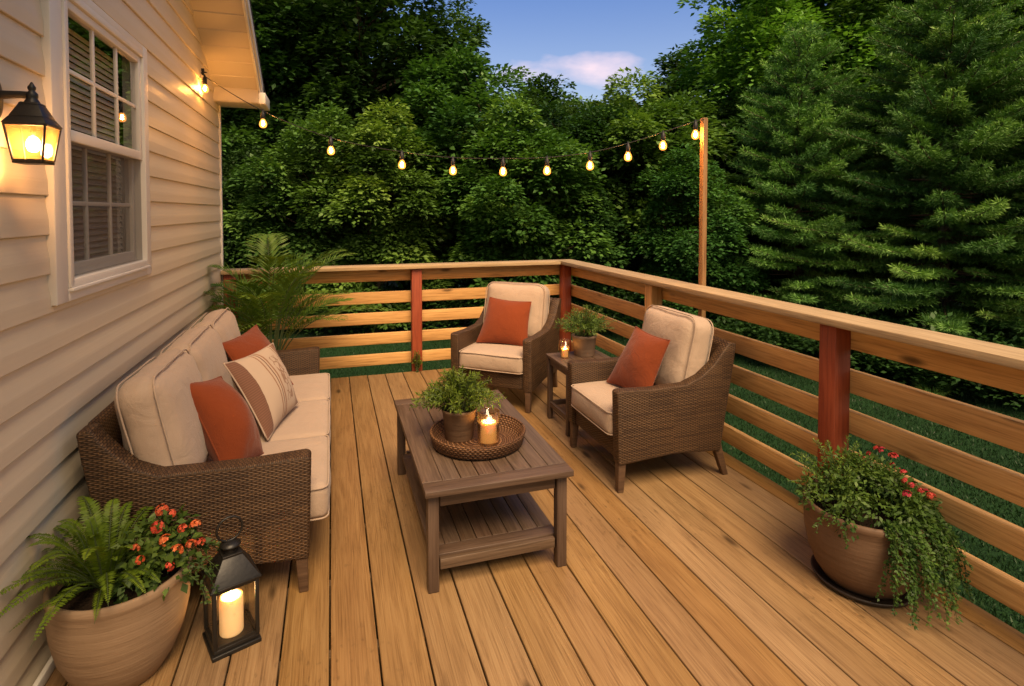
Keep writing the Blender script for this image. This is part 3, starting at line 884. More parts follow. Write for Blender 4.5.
OG = 'rust orange throw pillows'
pillow('throw_pillow', 'rust orange pillow nearest the front arm of the long sofa', [(-.45, 2.76, .40), (-.655, 2.865, .83), (-.535, 3.12, .775), (-.325, 2.985, .405)], .13, MT['orange'], OG, 1)
pillow('throw_pillow', 'rust orange pillow at the far end of the sofa behind the patterned pillow', [(-.40, 3.60, .43), (-.635, 3.73, .81), (-.49, 4.15, .835), (-.25, 3.96, .46)], .10, MT['orange'], OG, 2)
pillow('patterned_pillow', 'cream pillow with brown stripes and woven motif in the middle of the sofa', [(-.325, 3.14, .415), (-.545, 3.27, .80), (-.345, 3.70, .80), (-.20, 3.63, .44)], .08, MT['pattern'], None, 3)
def chair_pillow(cx, cy, th, cs, label, seed):
    c, s = math.cos(R(th)), math.sin(R(th))
    pillow('throw_pillow', label, [(cx + x * c - y * s, cy + x * s + y * c, z) for x, y, z in cs], .075, MT['orange'], OG, seed)
chair_pillow(1.445, 4.665, -40, [(-.245, -.10, .465), (-.20, .085, .835), (.19, .095, .815), (.22, -.07, .46)], 'rust orange pillow on the armchair in the far corner', 4)
chair_pillow(1.885, 3.168, -90, [(-.20, -.145, .465), (-.125, .03, .84), (.20, .075, .815), (.20, -.07, .465)], 'rust orange pillow on the armchair beside the right railing', 5)

# ------------------------------------------------------------ coffee table
TX, TY = 0.685, 2.87
ct = thing('coffee_table', 'low slatted grey brown wooden coffee table with a lower shelf', 'coffee table', (TX, TY, 0))
TW, TL, TH = .66, 1.20, .452
def slatted(mb, w, l, z0, z1, border, n):
    hw, hl = w / 2, l / 2
    mb.span((-hw, -hl, z0), (hw, -hl + border, z1)); mb.span((-hw, hl - border, z0), (hw, hl, z1))
    mb.span((-hw, -hl + border + .002, z0), (-hw + border, hl - border - .002, z1)); mb.span((hw - border, -hl + border + .002, z0), (hw, hl - border - .002, z1))
    iw = w - 2 * border; s = iw / n
    for i in range(n):
        mb.span((-hw + border + i * s + .002, -hl + border + .002, z0 + .001), (-hw + border + (i + 1) * s - .002, hl - border - .002, z1 - .0008))
tp = MB(); slatted(tp, TW, TL, TH - .026, TH, .088, 6); tp.build('tabletop', MT['table'], ct, bevel=.0022)
a_ = MB()
lx, ly, lo = TW / 2 - .040, TL / 2 - .040, .022
for s_ in (-1, 1):
    a_.span((-lx + .03, s_ * ly - .012, TH - .092), (lx - .03, s_ * ly + .012, TH - .0265)); a_.span((s_ * lx - .012, -ly + .03, TH - .092), (s_ * lx + .012, ly - .03, TH - .0265))
o = a_.build('apron', MT['table'], ct, bevel=.002); o.location = (0, lo, 0)
for sx in (-1, 1):
    for sy in (-1, 1):
        MB().box((sx * lx, sy * ly + lo, (TH - .0265) / 2), (.047, .047, TH - .0265)).build('leg', MT['table'], ct, bevel=.004)
sh = MB(); slatted(sh, 2 * lx - .0, 2 * ly - .058, .108, .13, .07, 6); sh.span((-lx + .03, -ly - .012, .088), (lx - .03, -ly + .012, .132)); sh.span((-lx + .03, ly - .012, .088), (lx - .03, ly + .012, .132))
o = sh.build('shelf', MT['table'], ct, bevel=.002); o.location = (0, lo, 0)

# tray, plant and candle on the table
TRX, TRY = .685, 2.70
ty = thing('serving_tray', 'round woven brown tray on the coffee table', 'tray', (TRX, TRY, TH))
ty_b = MB(); ty_b.lathe([(0, 0.001), (.205, 0.001), (.225, .010), (.236, .055), (.238, .062), (.232, .066), (.224, .062), (.214, .016), (.2, .010), (0, .010)], 64); ty_b.build('body', MT['tray'], ty)
rm_ = MB(); rm_.tube([(.232 * math.cos(a), .232 * math.sin(a), .064) for a in np.linspace(0, 2 * PI, 64, endpoint=False)], .0065, 8, closed=True); rm_.build('rim', MT['tray'], ty)
TZ = TH + .0105

def rosette(P, ax, nm, L, W, fold=.18):
    """leaf quads: base, left, tip, right"""
    ax = ax / (np.linalg.norm(ax, axis=1, keepdims=True) + 1e-9)
    sd = np.cross(ax, nm); sd /= (np.linalg.norm(sd, axis=1, keepdims=True) + 1e-9)
    n2 = np.cross(sd, ax)
    L = np.asarray(L)[:, None]; W = np.asarray(W)[:, None]
    V = np.stack([P, P + ax * L * .45 + sd * W * .5 + n2 * W * fold, P + ax * L, P + ax * L * .45 - sd * W * .5 + n2 * W * fold], 1).reshape(-1, 3)
    F = np.arange(len(V)).reshape(-1, 4)
    return V, F

class Leaves:
    def __init__(self): self.P = []; self.A = []; self.N = []; self.L = []; self.W = []; self.T = []
    def add(self, p, a, n, l, w, t): self.P.append(p); self.A.append(a); self.N.append(n); self.L.append(l); self.W.append(w); self.T.append(t)
    def build(self, name, mat, parent, fold=.18):
        V, F = rosette(np.array(self.P, float), np.array(self.A, float), np.array(self.N, float), self.L, self.W, fold)
        return link(name, mesh_np(name, V, F, np.repeat(np.array(self.T), 4)), mat, parent)

def bezier(p0, p1, p2, n):
    return [p0 * (1 - t) ** 2 + p1 * 2 * t * (1 - t) + p2 * t * t for t in np.linspace(0, 1, n)]

def bushy(name_leaf, parent, c, rad, hgt, nst, mat, leaf=(.035, .010), seed=1, per=26, droop=.3, stemmat='stem'):
    r_ = np.random.default_rng(seed)
    lv = Leaves(); st = MB()
    for i in range(nst):
        a = r_.uniform(0, 2 * PI); q = math.sqrt(r_.uniform(0, 1))
        rr_ = rad * q
        tip = np.array([math.cos(a) * rr_ * r_.uniform(.85, 1.2), math.sin(a) * rr_ * r_.uniform(.85, 1.2), hgt * (1 - .55 * q ** 2) * r_.uniform(.75, 1.12)])
        p0 = np.array([math.cos(a) * .25 * rr_, math.sin(a) * .25 * rr_, 0.0])
        mid = p0 * .6 + tip * .4; mid[2] = tip[2] * .85
        tip[2] -= droop * rad * q * .5
        pts = bezier(p0, mid, tip, 9)
        st.tube([Vector(p) + Vector(c) for p in pts], [.0016] * 9, 4, cap=False)
        t0 = r_.uniform(.25, .75)
        for k in range(per):
            t = .25 + .75 * (k + r_.uniform()) / per
            j = min(7, int(t * 8)); f = t * 8 - j
            p = pts[j] * (1 - f) + pts[j + 1] * f
            d = pts[j + 1] - pts[j]; d /= np.linalg.norm(d) + 1e-9
            rv = r_.normal(size=3); sd = rv - d * rv.dot(d); sd /= np.linalg.norm(sd)
            ax = d * r_.uniform(.3, .9) + sd + np.array([0, 0, -.15])
            nm = np.array([0, 0, 1.0]) + r_.normal(size=3) * .5
            s = r_.uniform(.7, 1.25) * (1.1 - .4 * t)
            lv.add(p + np.array(c), ax, nm, leaf[0] * s, leaf[1] * s, np.clip(t0 * .5 + .5 * t + r_.normal() * .12, 0, 1))
    o = lv.build(name_leaf, mat, parent)
    st.build('stems', MT[stemmat], parent)
    return o

POT_P = [(0, 0), (.82, 0), (.84, .02), (.93, .6), (.98, .86), (1.03, .865), (1.04, .99), (1.02, 1.0), (.95, 1.0), (.93, .88), (0, .88)]
def pot(parent, prof, mat, soil_r, soil_z):
    MB().lathe(prof, 56).build('pot', mat, parent)
    s = MB(); s.lathe([(soil_r, soil_z), (soil_r * .6, soil_z + .012), (0, soil_z + .014)], 40); s.build('soil', MT['soil'], parent)

pp = thing('potted_plant', 'small leafy green plant in a tapered brown pot on the round tray', 'potted plant', (.605, 2.765, TZ))
MB().lathe([(0, 0), (.068, 0), (.070, .004), (.084, .135), (.088, .14), (.088, .150), (.083, .152), (.080, .138), (0, .132)], 40).build('pot', MT['brownclay'], pp)
MB().lathe([(.080, .138), (.04, .142), (0, .143)], 24).build('soil', MT['soil'], pp)
bushy('foliage', pp, (0, 0, .135), .21, .215, 110, MT['herb'], (.036, .0085), 5, 32, .45)

def candle(loc, r, h, label):
    t = thing('candle', label, 'candle', loc)
    b = MB(); b.lathe([(0, 0), (r * .98, 0), (r, .004), (r, h - .006), (r * .96, h), (r * .80, h - .002), (r * .55, h - .012), (0, h - .016)], 36); b.build('wax_body', MT['wax'], t)
    w = MB(); w.tube([(0, 0, h - .016), (.0005, 0, h - .004)], .0012, 6); w.build('wick', MT['wick'], t)
    k = max(.8, r / .04)
    f = MB(); f.lathe([(0, 0), (.0035, .003), (.0052, .010), (.0042, .019), (.002, .028), (0, .034)], 12, (0, 0, 0)); o = f.build('flame', MT['flame'], t); o.data.transform(Matrix.Translation((0, 0, h - .007)) @ Matrix.Scale(k * .78, 4))
    return t
def holder(loc, r, h, label):
    t = thing('candle_holder', label, 'candle holder', loc)
    b = MB(); b.lathe([(0, 0), (r * .96, 0), (r, .006), (r, h), (r - .0025, h), (r - .003, .012), (0, .008)], 40); b.build('glass_cup', MT['holder_glass'], t)
    q = MB(); q.tube([((r - .001) * math.cos(a), (r - .001) * math.sin(a), h) for a in np.linspace(0, 2 * PI, 40, endpoint=False)], .0028, 6, closed=True); q.build('rim', MT['holder_glass'], t)
    return t
holder((.728, 2.655, TZ), .054, .155, 'clear amber glass cylinder around the candle on the round tray')
candle((.728, 2.655, TZ + .0085), .040, .098, 'lit cream pillar candle in the glass on the coffee table tray')

# -------------------------------------------------------------- side table
st = thing('side_table', 'small dark brown square side table between the two armchairs', 'side table', (1.79, 3.86, 0))
SW, SL_, SH = .43, .42, .50
s1 = MB(); slatted(s1, SW, SL_, SH - .022, SH, .05, 4); s1.build('tabletop', MT['table'], st, bevel=.002)
s2 = MB()
for s_ in (-1, 1):
    s2.span((-.17, s_ * .18 - .01, SH - .075), (.17, s_ * .18 + .01, SH - .0225)); s2.span((s_ * .185 - .01, -.165, SH - .075), (s_ * .185 + .01, .165, SH - .0225))
s2.build('apron', MT['table'], st)
for sx in (-1, 1):
    for sy in (-1, 1): MB().box((sx * .187, sy * .182, (SH - .0225) / 2), (.036, .036, SH - .0225)).build('leg', MT['table'], st, bevel=.003)
s3 = MB()
for s_ in (-1, 1):
    s3.span((-.168, s_ * .182 - .01, .10), (.168, s_ * .182 + .01, .135)); s3.span((s_ * .187 - .01, -.163, .10), (s_ * .187 + .01, .163, .135))
s3.build('stretcher', MT['table'], st)
holder((1.665, 3.90, SH), .034, .135, 'slim amber glass votive cup on the dark side table')
candle((1.665, 3.90, SH + .0085), .024, .062, 'small lit candle inside the votive cup on the side table')
sp = thing('potted_plant', 'airy green herb plant in a wide clay pot on the side table', 'potted plant', (1.845, 3.945, SH))
MB().lathe([(0, 0), (.076, 0), (.078, .004), (.092, .135), (.097, .14), (.097, .156), (.091, .158), (.088, .142), (0, .138)], 40).build('pot', MT['smallclay'], sp)
MB().lathe([(.088, .142), (.04, .147), (0, .148)], 24).build('soil', MT['soil'], sp)
bushy('foliage', sp, (0, 0, .14), .225, .235, 84, MT['potleaf'], (.034, .0085), 8, 22)
bushy('sprigs', sp, (0, 0, .14), .24, .29, 22, MT['herb'], (.020, .0045), 9, 34)

# ----------------------------------------------------------- floor lantern
ln = thing('floor_lantern', 'black metal and glass candle lantern on the deck beside the clay fern pot', 'lantern', (-.37, 2.288, 0), R(21.8))
b_ = MB(); b_.box((0, 0, .008), (.166, .166, .016)); b_.box((0, 0, .0245), (.152, .152, .0165)); b_.build('base', MT['iron'], ln, bevel=.002)
for sx in (-1, 1):
    for sy in (-1, 1): MB().box((sx * .0715, sy * .0715, .139), (.0135, .0135, .212)).build('corner_post', MT['iron'], ln, bevel=.0015)
f_ = MB(); f2_ = MB()
for s_ in (-1, 1):
    f_.box((0, s_ * .0715, .0385), (.129, .010, .010)); f_.box((s_ * .0715, 0, .0387), (.010, .129, .010))
    f2_.box((0, s_ * .0715, .239), (.129, .010, .012)); f2_.box((s_ * .0715, 0, .2392), (.010, .129, .012))
f_.build('bottom_frame', MT['iron'], ln); f2_.build('top_frame', MT['iron'], ln)
r_ = MB(); frus(r_, .086, .2455, .086, .2535); frus(r_, .083, .2537, .034, .330); frus(r_, .034, .3302, .034, .338); r_.build('roof', MT['iron'], ln, bevel=.0012)
n_ = MB(); n_.lathe([(.026, .338), (.026, .356), (.036, .360), (.036, .366), (.02, .374), (0, .376)], 28); n_.build('vent_cap', MT['iron'], ln)
h_ = MB(); h_.tube([(.044 * math.cos(a), .006, .418 + .044 * math.sin(a)) for a in np.linspace(0, 2 * PI, 30, endpoint=False)], .0042, 8, closed=True); h_.build('ring_handle', MT['iron'], ln)
for q in range(4):
    g_ = MB(); g_.add([(-.065, -.070, .043), (.065, -.070, .043), (.065, -.070, .233), (-.065, -.070, .233)], [(0, 1, 2, 3)])
    o = g_.build('glass_pane', MT['lantern_glass'], ln); o.data.transform(Matrix.Rotation(q * PI / 2, 4, 'Z'))
candle((-.37, 2.288, .033), .041, .135, 'lit cream pillar candle inside the black floor lantern')

# -------------------------------------------------------------- fern planter
fp = thing('fern_planter', 'large buff clay pot of green fern and orange flowers against the house wall', 'planter', (-.705, 2.245, 0))
PR = [(r * .885, z_) for r, z_ in [(0, 0), (.125, 0), (.138, .006), (.178, .06), (.211, .13), (.230, .21), (.236, .27), (.233, .315), (.236, .322), (.240, .334), (.239, .348), (.232, .356), (.222, .354), (.216, .335), (.214, .30), (0, .30)]]
MB().lathe(PR, 72).build('pot', MT['terracotta'], fp)
MB().lathe([(.190, .312), (.14, .322), (0, .328)], 40).build('soil', MT['soil'], fp)

def frond_fern(lv, st, base, az, L, arch, seed, dr=1.0, t0=.5):
    r_ = np.random.default_rng(seed)
    d = np.array([math.cos(az), math.sin(az), 0]); up = np.array([0, 0, 1.0])
    tip = base + d * L * math.cos(arch) + up * L * math.sin(arch) - up * dr * L * .35
    mid = base + d * L * .42 * math.cos(arch) + up * L * (.55 * math.sin(arch) + .18)
    n = 44
    pts = bezier(base, mid, tip, n)
    st.tube([Vector(p) for p in pts], list(np.linspace(.0022, .0006, n)), 4, cap=False)
    side0 = np.cross(d, up); side0 += r_.normal(size=3) * .12
    for i in range(3, n):
        t = i / (n - 1)
        tg = pts[i] - pts[i - 1]; tg /= np.linalg.norm(tg) + 1e-9
        sd = side0 - tg * side0.dot(tg); sd /= np.linalg.norm(sd); nm = np.cross(sd, tg)
        if nm[2] < 0: nm = -nm
        wl = .033 * (math.sin(PI * min(1, t * .92 + .10)) ** .7) * (1.0 - .15 * t) * (L / .36)
        for s_ in (-1, 1):
            for h in (0,):
                p = pts[i] * (1 - h) + pts[i - 1] * h
                lv.add(p, sd * s_ + tg * .35 + nm * -.12 + r_.normal(size=3) * .06, nm + r_.normal(size=3) * .15, wl * r_.uniform(.85, 1.1),   .0074 * L / .36, np.clip(t0 + .35 * t - .1 + r_.normal() * .07, 0, 1))
lv = Leaves(); stm = MB()
rg = np.random.default_rng(21)
fc = np.array([-.045, -.005, .325])
k = 0
for ringn, L, arch in ((10, .36, 76), (15, .40, 58), (17, .41, 36), (13, .27, 16)):
    for i in range(ringn):
        az = 2 * PI * (i + rg.uniform(0, .7)) / ringn
        ll = L * rg.uniform(.85, 1.12)
        # the house wall stands close behind: shorter that way
        ex = math.cos(az)
        if ex < -.1: ll = min(ll, .25 / abs(ex) / max(.35, math.cos(R(arch))))
        if ex > .4: ll *= .66
        frond_fern(lv, stm, fc + np.array([math.cos(az), math.sin(az), 0]) * .03, az, ll, R(arch + rg.uniform(-7, 7)), 100 + k, 1.0 if arch > 20 else .45, rg.uniform(.3, .6)); k += 1
lv.build('fern_foliage', MT['fern'], fp, .05); stm.build('fern_stalks', MT['stem'], fp)

def blossom_mesh(seed, r=.022):
    r_ = np.random.default_rng(seed); lv = Leaves()
    for k in range(26):
        d = r_.normal(size=3); d[2] = abs(d[2]); d /= np.linalg.norm(d)
        c = d * r * .75
        ax0 = np.cross(d, [.3, .5, .9]); ax0 /= np.linalg.norm(ax0); b0_ = np.cross(d, ax0)
        for q in range(5):
            a = q * 2 * PI / 5 + r_.uniform(0, .5)
            lv.add(c, ax0 * math.cos(a) + b0_ * math.sin(a) + d * .25, d, r * .34, r * .30, np.clip(.5 + r_.normal() * .3, 0, 1))
    return lv
def leafy(parent, name, centers, mat, n, rad, leaf, seed, upb=.6):
    r_ = np.random.default_rng(seed); lv = Leaves()
    for c in centers:
        c = np.array(c); t0 = r_.uniform(.2, .7)
        for k in range(n):
            d = r_.normal(size=3); d[2] = d[2] * .8 + upb * .4; d /= np.linalg.norm(d)
            p = c + d * rad * r_.uniform(.3, 1.0) ** .6
            ax = d + r_.normal(size=3) * .5; ax[2] -= .35
            s = r_.uniform(.6, 1.25)
            lv.add(p, ax, np.array([0, 0, 1.0]) * upb + d + r_.normal(size=3) * .3, leaf[0] * s, leaf[1] * s, np.clip(t0 + .25 * d[2] + r_.normal() * .15, 0, 1))
    return lv.build(name, mat, parent)
def vines(parent, name, starts, mat, seed, length=(.12, .3), leaf=(.02, .013), prof=None, per=.011, spread=.02, zmin=.012):
    r_ = np.random.default_rng(seed); lv = Leaves(); st_ = MB()
    for p0, az in starts:
        L = r_.uniform(*length); n = max(8, int(L / per))
        p = np.array(p0, float); d = np.array([math.cos(az), math.sin(az), .55])
        pts = []
        dn = np.array([0, 0, -1.0]); t0 = r_.uniform(.2, .75)
        for k in range(n):
            d = d * .86 + dn * .16 + np.array([math.cos(az), math.sin(az), 0]) * .02 + r_.normal(size=3) * .07
            d /= np.linalg.norm(d)
            p = p + d * per
            if p[2] < zmin: d[2] = abs(d[2]) * .1; p[2] = zmin
            pts.append(p.copy())
            for q in range(3):
                ax = r_.normal(size=3) + d * .4 + np.array([math.cos(az), math.sin(az), 0]) * .7; ax[2] *= .6
                s = r_.uniform(.6, 1.2) * (1 - .35 * k / n)
                lv.add(p + r_.normal(size=3) * .004, ax, np.array([math.cos(az) * .8, math.sin(az) * .8, .8]) + r_.normal(size=3) * .4, leaf[0] * s, leaf[1] * s, np.clip(t0 + r_.normal() * .15 - .1, 0, 1))
        st_.tube([Vector(q) for q in pts[::2]], .0011, 4, cap=False)
    o = lv.build(name, mat, parent); st_.build('vine_stems', MT['stem'], parent)
    return o
fl = [(.10, -.06, .40), (.15, -.01, .42), (.12, .06, .44), (.17, -.09, .37), (.07, -.11, .37), (.19, .04, .38), (.05, .07, .42), (.14, .11, .42), (.06, .0, .42)]
leafy(fp, 'flower_foliage', fl, MT['potleaf'], 85, .062, (.032, .021), 31)
vines(fp, 'trailing_foliage', [((.20 + .01 * math.cos(a), .21 * math.sin(a), .36), a) for a in (-.5, -.3, -.15, 0., .2, .35)], MT['potleaf'], 33, (.10, .2), (.02, .012))
bl_pos = [(.085, -.10, .435), (.15, -.055, .465), (.175, -.115, .405), (.115, -.015, .495), (.19, .0, .47), (.225, -.045, .43), (.14, .06, .50), (.06, -.06, .455), (.215, .07, .44), (.24, .02, .40), (.10, .10, .50), (.19, -.09, .44)]
for i, p in enumerate(bl_pos):
    s_ = random.uniform(.75, 1.15)
    o = blossom_mesh(50 + i, .0225 * s_).build('blossom', MT['petal'], fp); o.location = p
    o.rotation_euler = (random.uniform(.2, .7), random.uniform(-.2, .5), random.uniform(0, 6))

# --------------------------------------------------- brown planter on the right
RPX, RPY = 2.185, 1.83
rp = thing('flower_planter', 'round brown planter spilling green vines and pink flowers by the right railing', 'planter', (RPX, RPY, 0))
rp.scale = (.94, .94, .97)
MB().lathe([(0, 0.001), (.185, 0.001), (.205, .012), (.212, .026), (.205, .028), (.19, .016), (0, .014)], 56).build('saucer', MT['saucer'], rp)
MB().lathe([(0, .0145), (.155, .0145), (.165, .02), (.200, .07), (.228, .14), (.244, .22), (.248, .28), (.245, .315), (.250, .322), (.253, .338), (.250, .352), (.242, .356), (.232, .35), (.226, .33), (.22, .30), (0, .30)], 72).build('pot', MT['brownclay'], rp)
MB().lathe([(.222, .315), (.12, .33), (0, .332)], 40).build('soil', MT['soil'], rp)
rg = np.random.default_rng(77)
cs = []
for i in range(64):
    a = rg.uniform(0, 2 * PI); q = math.sqrt(rg.uniform(0, 1)) * .235
    cs.append((q * math.cos(a), q * math.sin(a), .365 + .11 * (1 - (q / .23) ** 2) + rg.uniform(-.02, .04)))
leafy(rp, 'leaf_foliage', cs, MT['potleaf'], 75, .060, (.024, .013), 78)
bushy('feathery_foliage', rp, (-.06, .08, .34), .24, .28, 64, MT['herb'], (.020, .005), 79, 40)
vst = []
for i in range(92):
    a = rg.uniform(R(-120), R(20)) if i < 76 else rg.uniform(R(-180), R(180))
    vst.append(((.215 * math.cos(a) * rg.uniform(.8, 1.05), .215 * math.sin(a) * rg.uniform(.8, 1.05), .362), a))
vines(rp, 'trailing_vines', vst[:76], MT['potleaf'], 80, (.20, .42), (.021, .0135), per=.0105)
vines(rp, 'trailing_vines', vst[76:], MT['potleaf'], 81, (.08, .2), (.022, .013))
for i in range(16):
    a = rg.uniform(R(-95), R(60)); q = rg.uniform(.08, .25)
    o = blossom_mesh(150 + i, rg.uniform(.015, .022)).build('blossom', MT['pink'], rp)
    o.location = (q * math.cos(a), q * math.sin(a), .455 + .12 * (1 - (q / .23) ** 2) + rg.uniform(-.01, .05)); o.rotation_euler = (rg.uniform(0, .8), rg.uniform(0, .6), rg.uniform(0, 6))

# -------------------------------------------------------------------- palm
pm = thing('potted_palm', 'feathery areca palm standing in the far deck corner behind the sofa', 'potted palm', (-.50, 5.14, 0))
MB().lathe([(0, 0), (.13, 0), (.14, .01), (.175, .26), (.185, .27), (.185, .30), (.172, .30), (.165, .27), (0, .26)], 44).build('pot', MT['smallclay'], pm)
MB().lathe([(.165, .272), (.05, .28), (0, .28)], 24).build('soil', MT['soil'], pm)
lv = Leaves(); stm = MB(); rg = np.random.default_rng(5)
for i in range(30):
    az = 2 * PI * (i * .618 + rg.uniform(0, .08)); d = np.array([math.cos(az), math.sin(az), 0])
    lay = i / 30
    el = R(86 - 48 * lay + rg.uniform(-6, 6)); L = rg.uniform(1.35, 1.6) * (1 - .22 * lay)
    if d[1] > .3: L *= .85
    if d[0] < -.3: L *= .74
    if d[0] > .3: L *= .86
    if d[1] < -.3: L *= .8
    b0_ = np.array([.05 * math.cos(az), .05 * math.sin(az), .28])
    tip = b0_ + d * L * (math.cos(el) + .30) * .8 + np.array([0, 0, L * math.sin(el) * .95 - .10 * L])
    mid = b0_ + d * L * .22 * math.cos(el) + np.array([0, 0, L * (.55 * math.sin(el) + .22)])
    n = 40; pts = bezier(b0_, mid, tip, n)
    stm.tube([Vector(p) for p in pts], list(np.linspace(.006, .0012, n)), 5, cap=False)
    t0 = rg.uniform(.25, .6)
    s0 = np.cross(d, [0, 0, 1.0]); 
    for k in range(13, n):
        t = (k - 13) / (n - 14)
        tg = pts[k] - pts[k - 1]; tg /= np.linalg.norm(tg)
        sd = s0 - tg * s0.dot(tg); sd /= np.linalg.norm(sd); nm = np.cross(sd, tg); nm = nm if nm[2] > 0 else -nm
        wl = .23 * (math.sin(PI * (t * .82 + .14)) ** .8)
        for s_ in (-1, 1):
            ax = sd * s_ * .8 + tg * (.55 + .5 * t) + nm * .22 + rg.normal(size=3) * .05; ax /= np.linalg.norm(ax)
            # two segments per leaflet so that it bends down
            l1 = wl * .55
            lv.add(pts[k], ax, nm + rg.normal(size=3) * .15, l1 * 1.25, .0155, np.clip(t0 + .3 * t + rg.normal() * .06, 0, 1))
            a2 = ax + np.array([0, 0, -.38])
            lv.add(pts[k] + ax * l1, a2, nm + rg.normal(size=3) * .15, wl * .5, .012, np.clip(t0 + .3 * t + rg.normal() * .06, 0, 1))
lv.build('fronds', MT['palm'], pm, .08); stm.build('frond_stalks', MT['stem'], pm)

# small weed at the foot of the middle far post
wd = thing('leafy_sprig', 'small yellow green sprig at the foot of the middle red far post', 'plant', (.80, 5.60, 0))
bushy('foliage', wd, (0, 0, 0), .06, .21, 16, MT['herb'], (.030, .010), 66, 16)

# ==================================================================== TREES
def np_noise_dir(D, seed, f=2.0):
    return np.array([noise.noise(Vector(d) * f + Vector((seed * 7.1, seed * 3.3, seed))) for d in D])

def broadleaf(seed, H, rx, rz_, cz, nclump, nleaf, leaf, clump_r, mat, trunk_r, low=0.0, lift=.25, lump=.35, qmin=.3, flat=.85):
    """returns trunk mesh, crown mesh; crown centre at height cz"""
    r_ = np.random.default_rng(seed)
    d = r_.normal(size=(nclump, 3)); d /= np.linalg.norm(d, axis=1, keepdims=True)
    rad = r_.uniform(.30, 1.0, nclump) ** .42
    rad *= 1 + lump * np_noise_dir(d, seed, 1.7) + .22 * np_noise_dir(d, seed + 5, 4.0)
    C = d * rad[:, None] * np.array([rx, rx, rz_]); C[:, 2] += cz
    C[:, 2] = np.maximum(C[:, 2], low + r_.uniform(0, .5, nclump))
    ct_ = np.clip(.42 + .20 * r_.normal(size=nclump), .02, .9)
    cr = clump_r * r_.uniform(.65, 1.3, nclump)
    n = nclump * nleaf
    ci = np.repeat(np.arange(nclump), nleaf)
    g = r_.normal(size=(n, 3)); g /= np.linalg.norm(g, axis=1, keepdims=True)
    g[:, 2] = np.where(g[:, 2] < -.3, -g[:, 2] * .7, g[:, 2])
    q = r_.uniform(qmin, 1.0, n) ** .5
    out = d[ci].copy(); out[:, 2] *= .4
    P = C[ci] + (g * np.array([1.0, 1.0, flat])) * (q * cr[ci])[:, None] + out * (cr[ci] * .15)[:, None]
    ax = g + out * .5 + r_.normal(size=(n, 3)) * .45; ax[:, 2] = ax[:, 2] * .5 - .28
    nm = np.array([0, 0, 1.0]) + g * .7 + out * .3 + r_.normal(size=(n, 3)) * .35
    s = r_.uniform(.65, 1.25, n)
    V, F = rosette(P, ax, nm, leaf * s, leaf * .62 * s, .14)
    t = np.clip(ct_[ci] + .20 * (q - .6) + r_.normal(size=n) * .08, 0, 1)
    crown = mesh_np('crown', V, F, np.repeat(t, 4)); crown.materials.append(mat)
    tb = MB()
    pts = []; x = y_ = 0.0
    top = cz + rz_ * .55
    for k in range(12):
        z_ = -.2 + (top + .2) * k / 11; pts.append((x, y_, z_)); x += r_.normal() * .07; y_ += r_.normal() * .07
    tb.tube(pts, list(np.linspace(trunk_r * 1.15, trunk_r * .12, 12)), 9)
    for i in r_.choice(nclump, min(nclump, 60), replace=False):
        e = C[i]; zt = max(.4, min(top - .2, e[2] - r_.uniform(.3, 1.0) * np.hypot(e[0], e[1]) * .7))
        j = (zt + .2) / (top + .2) * 11; j0 = int(min(10, j)); f = j - j0
        b_ = np.array(pts[j0]) * (1 - f) + np.array(pts[j0 + 1]) * f
        mid = b_ * .5 + e * .5; mid[2] += lift * .6
        rr0 = trunk_r * .33 * (1 - .6 * zt / top)
        tb.tube([Vector(p) for p in bezier(b_, mid, e, 7)], list(np.linspace(rr0, .008, 7)), 5, cap=False)
    return tb, crown

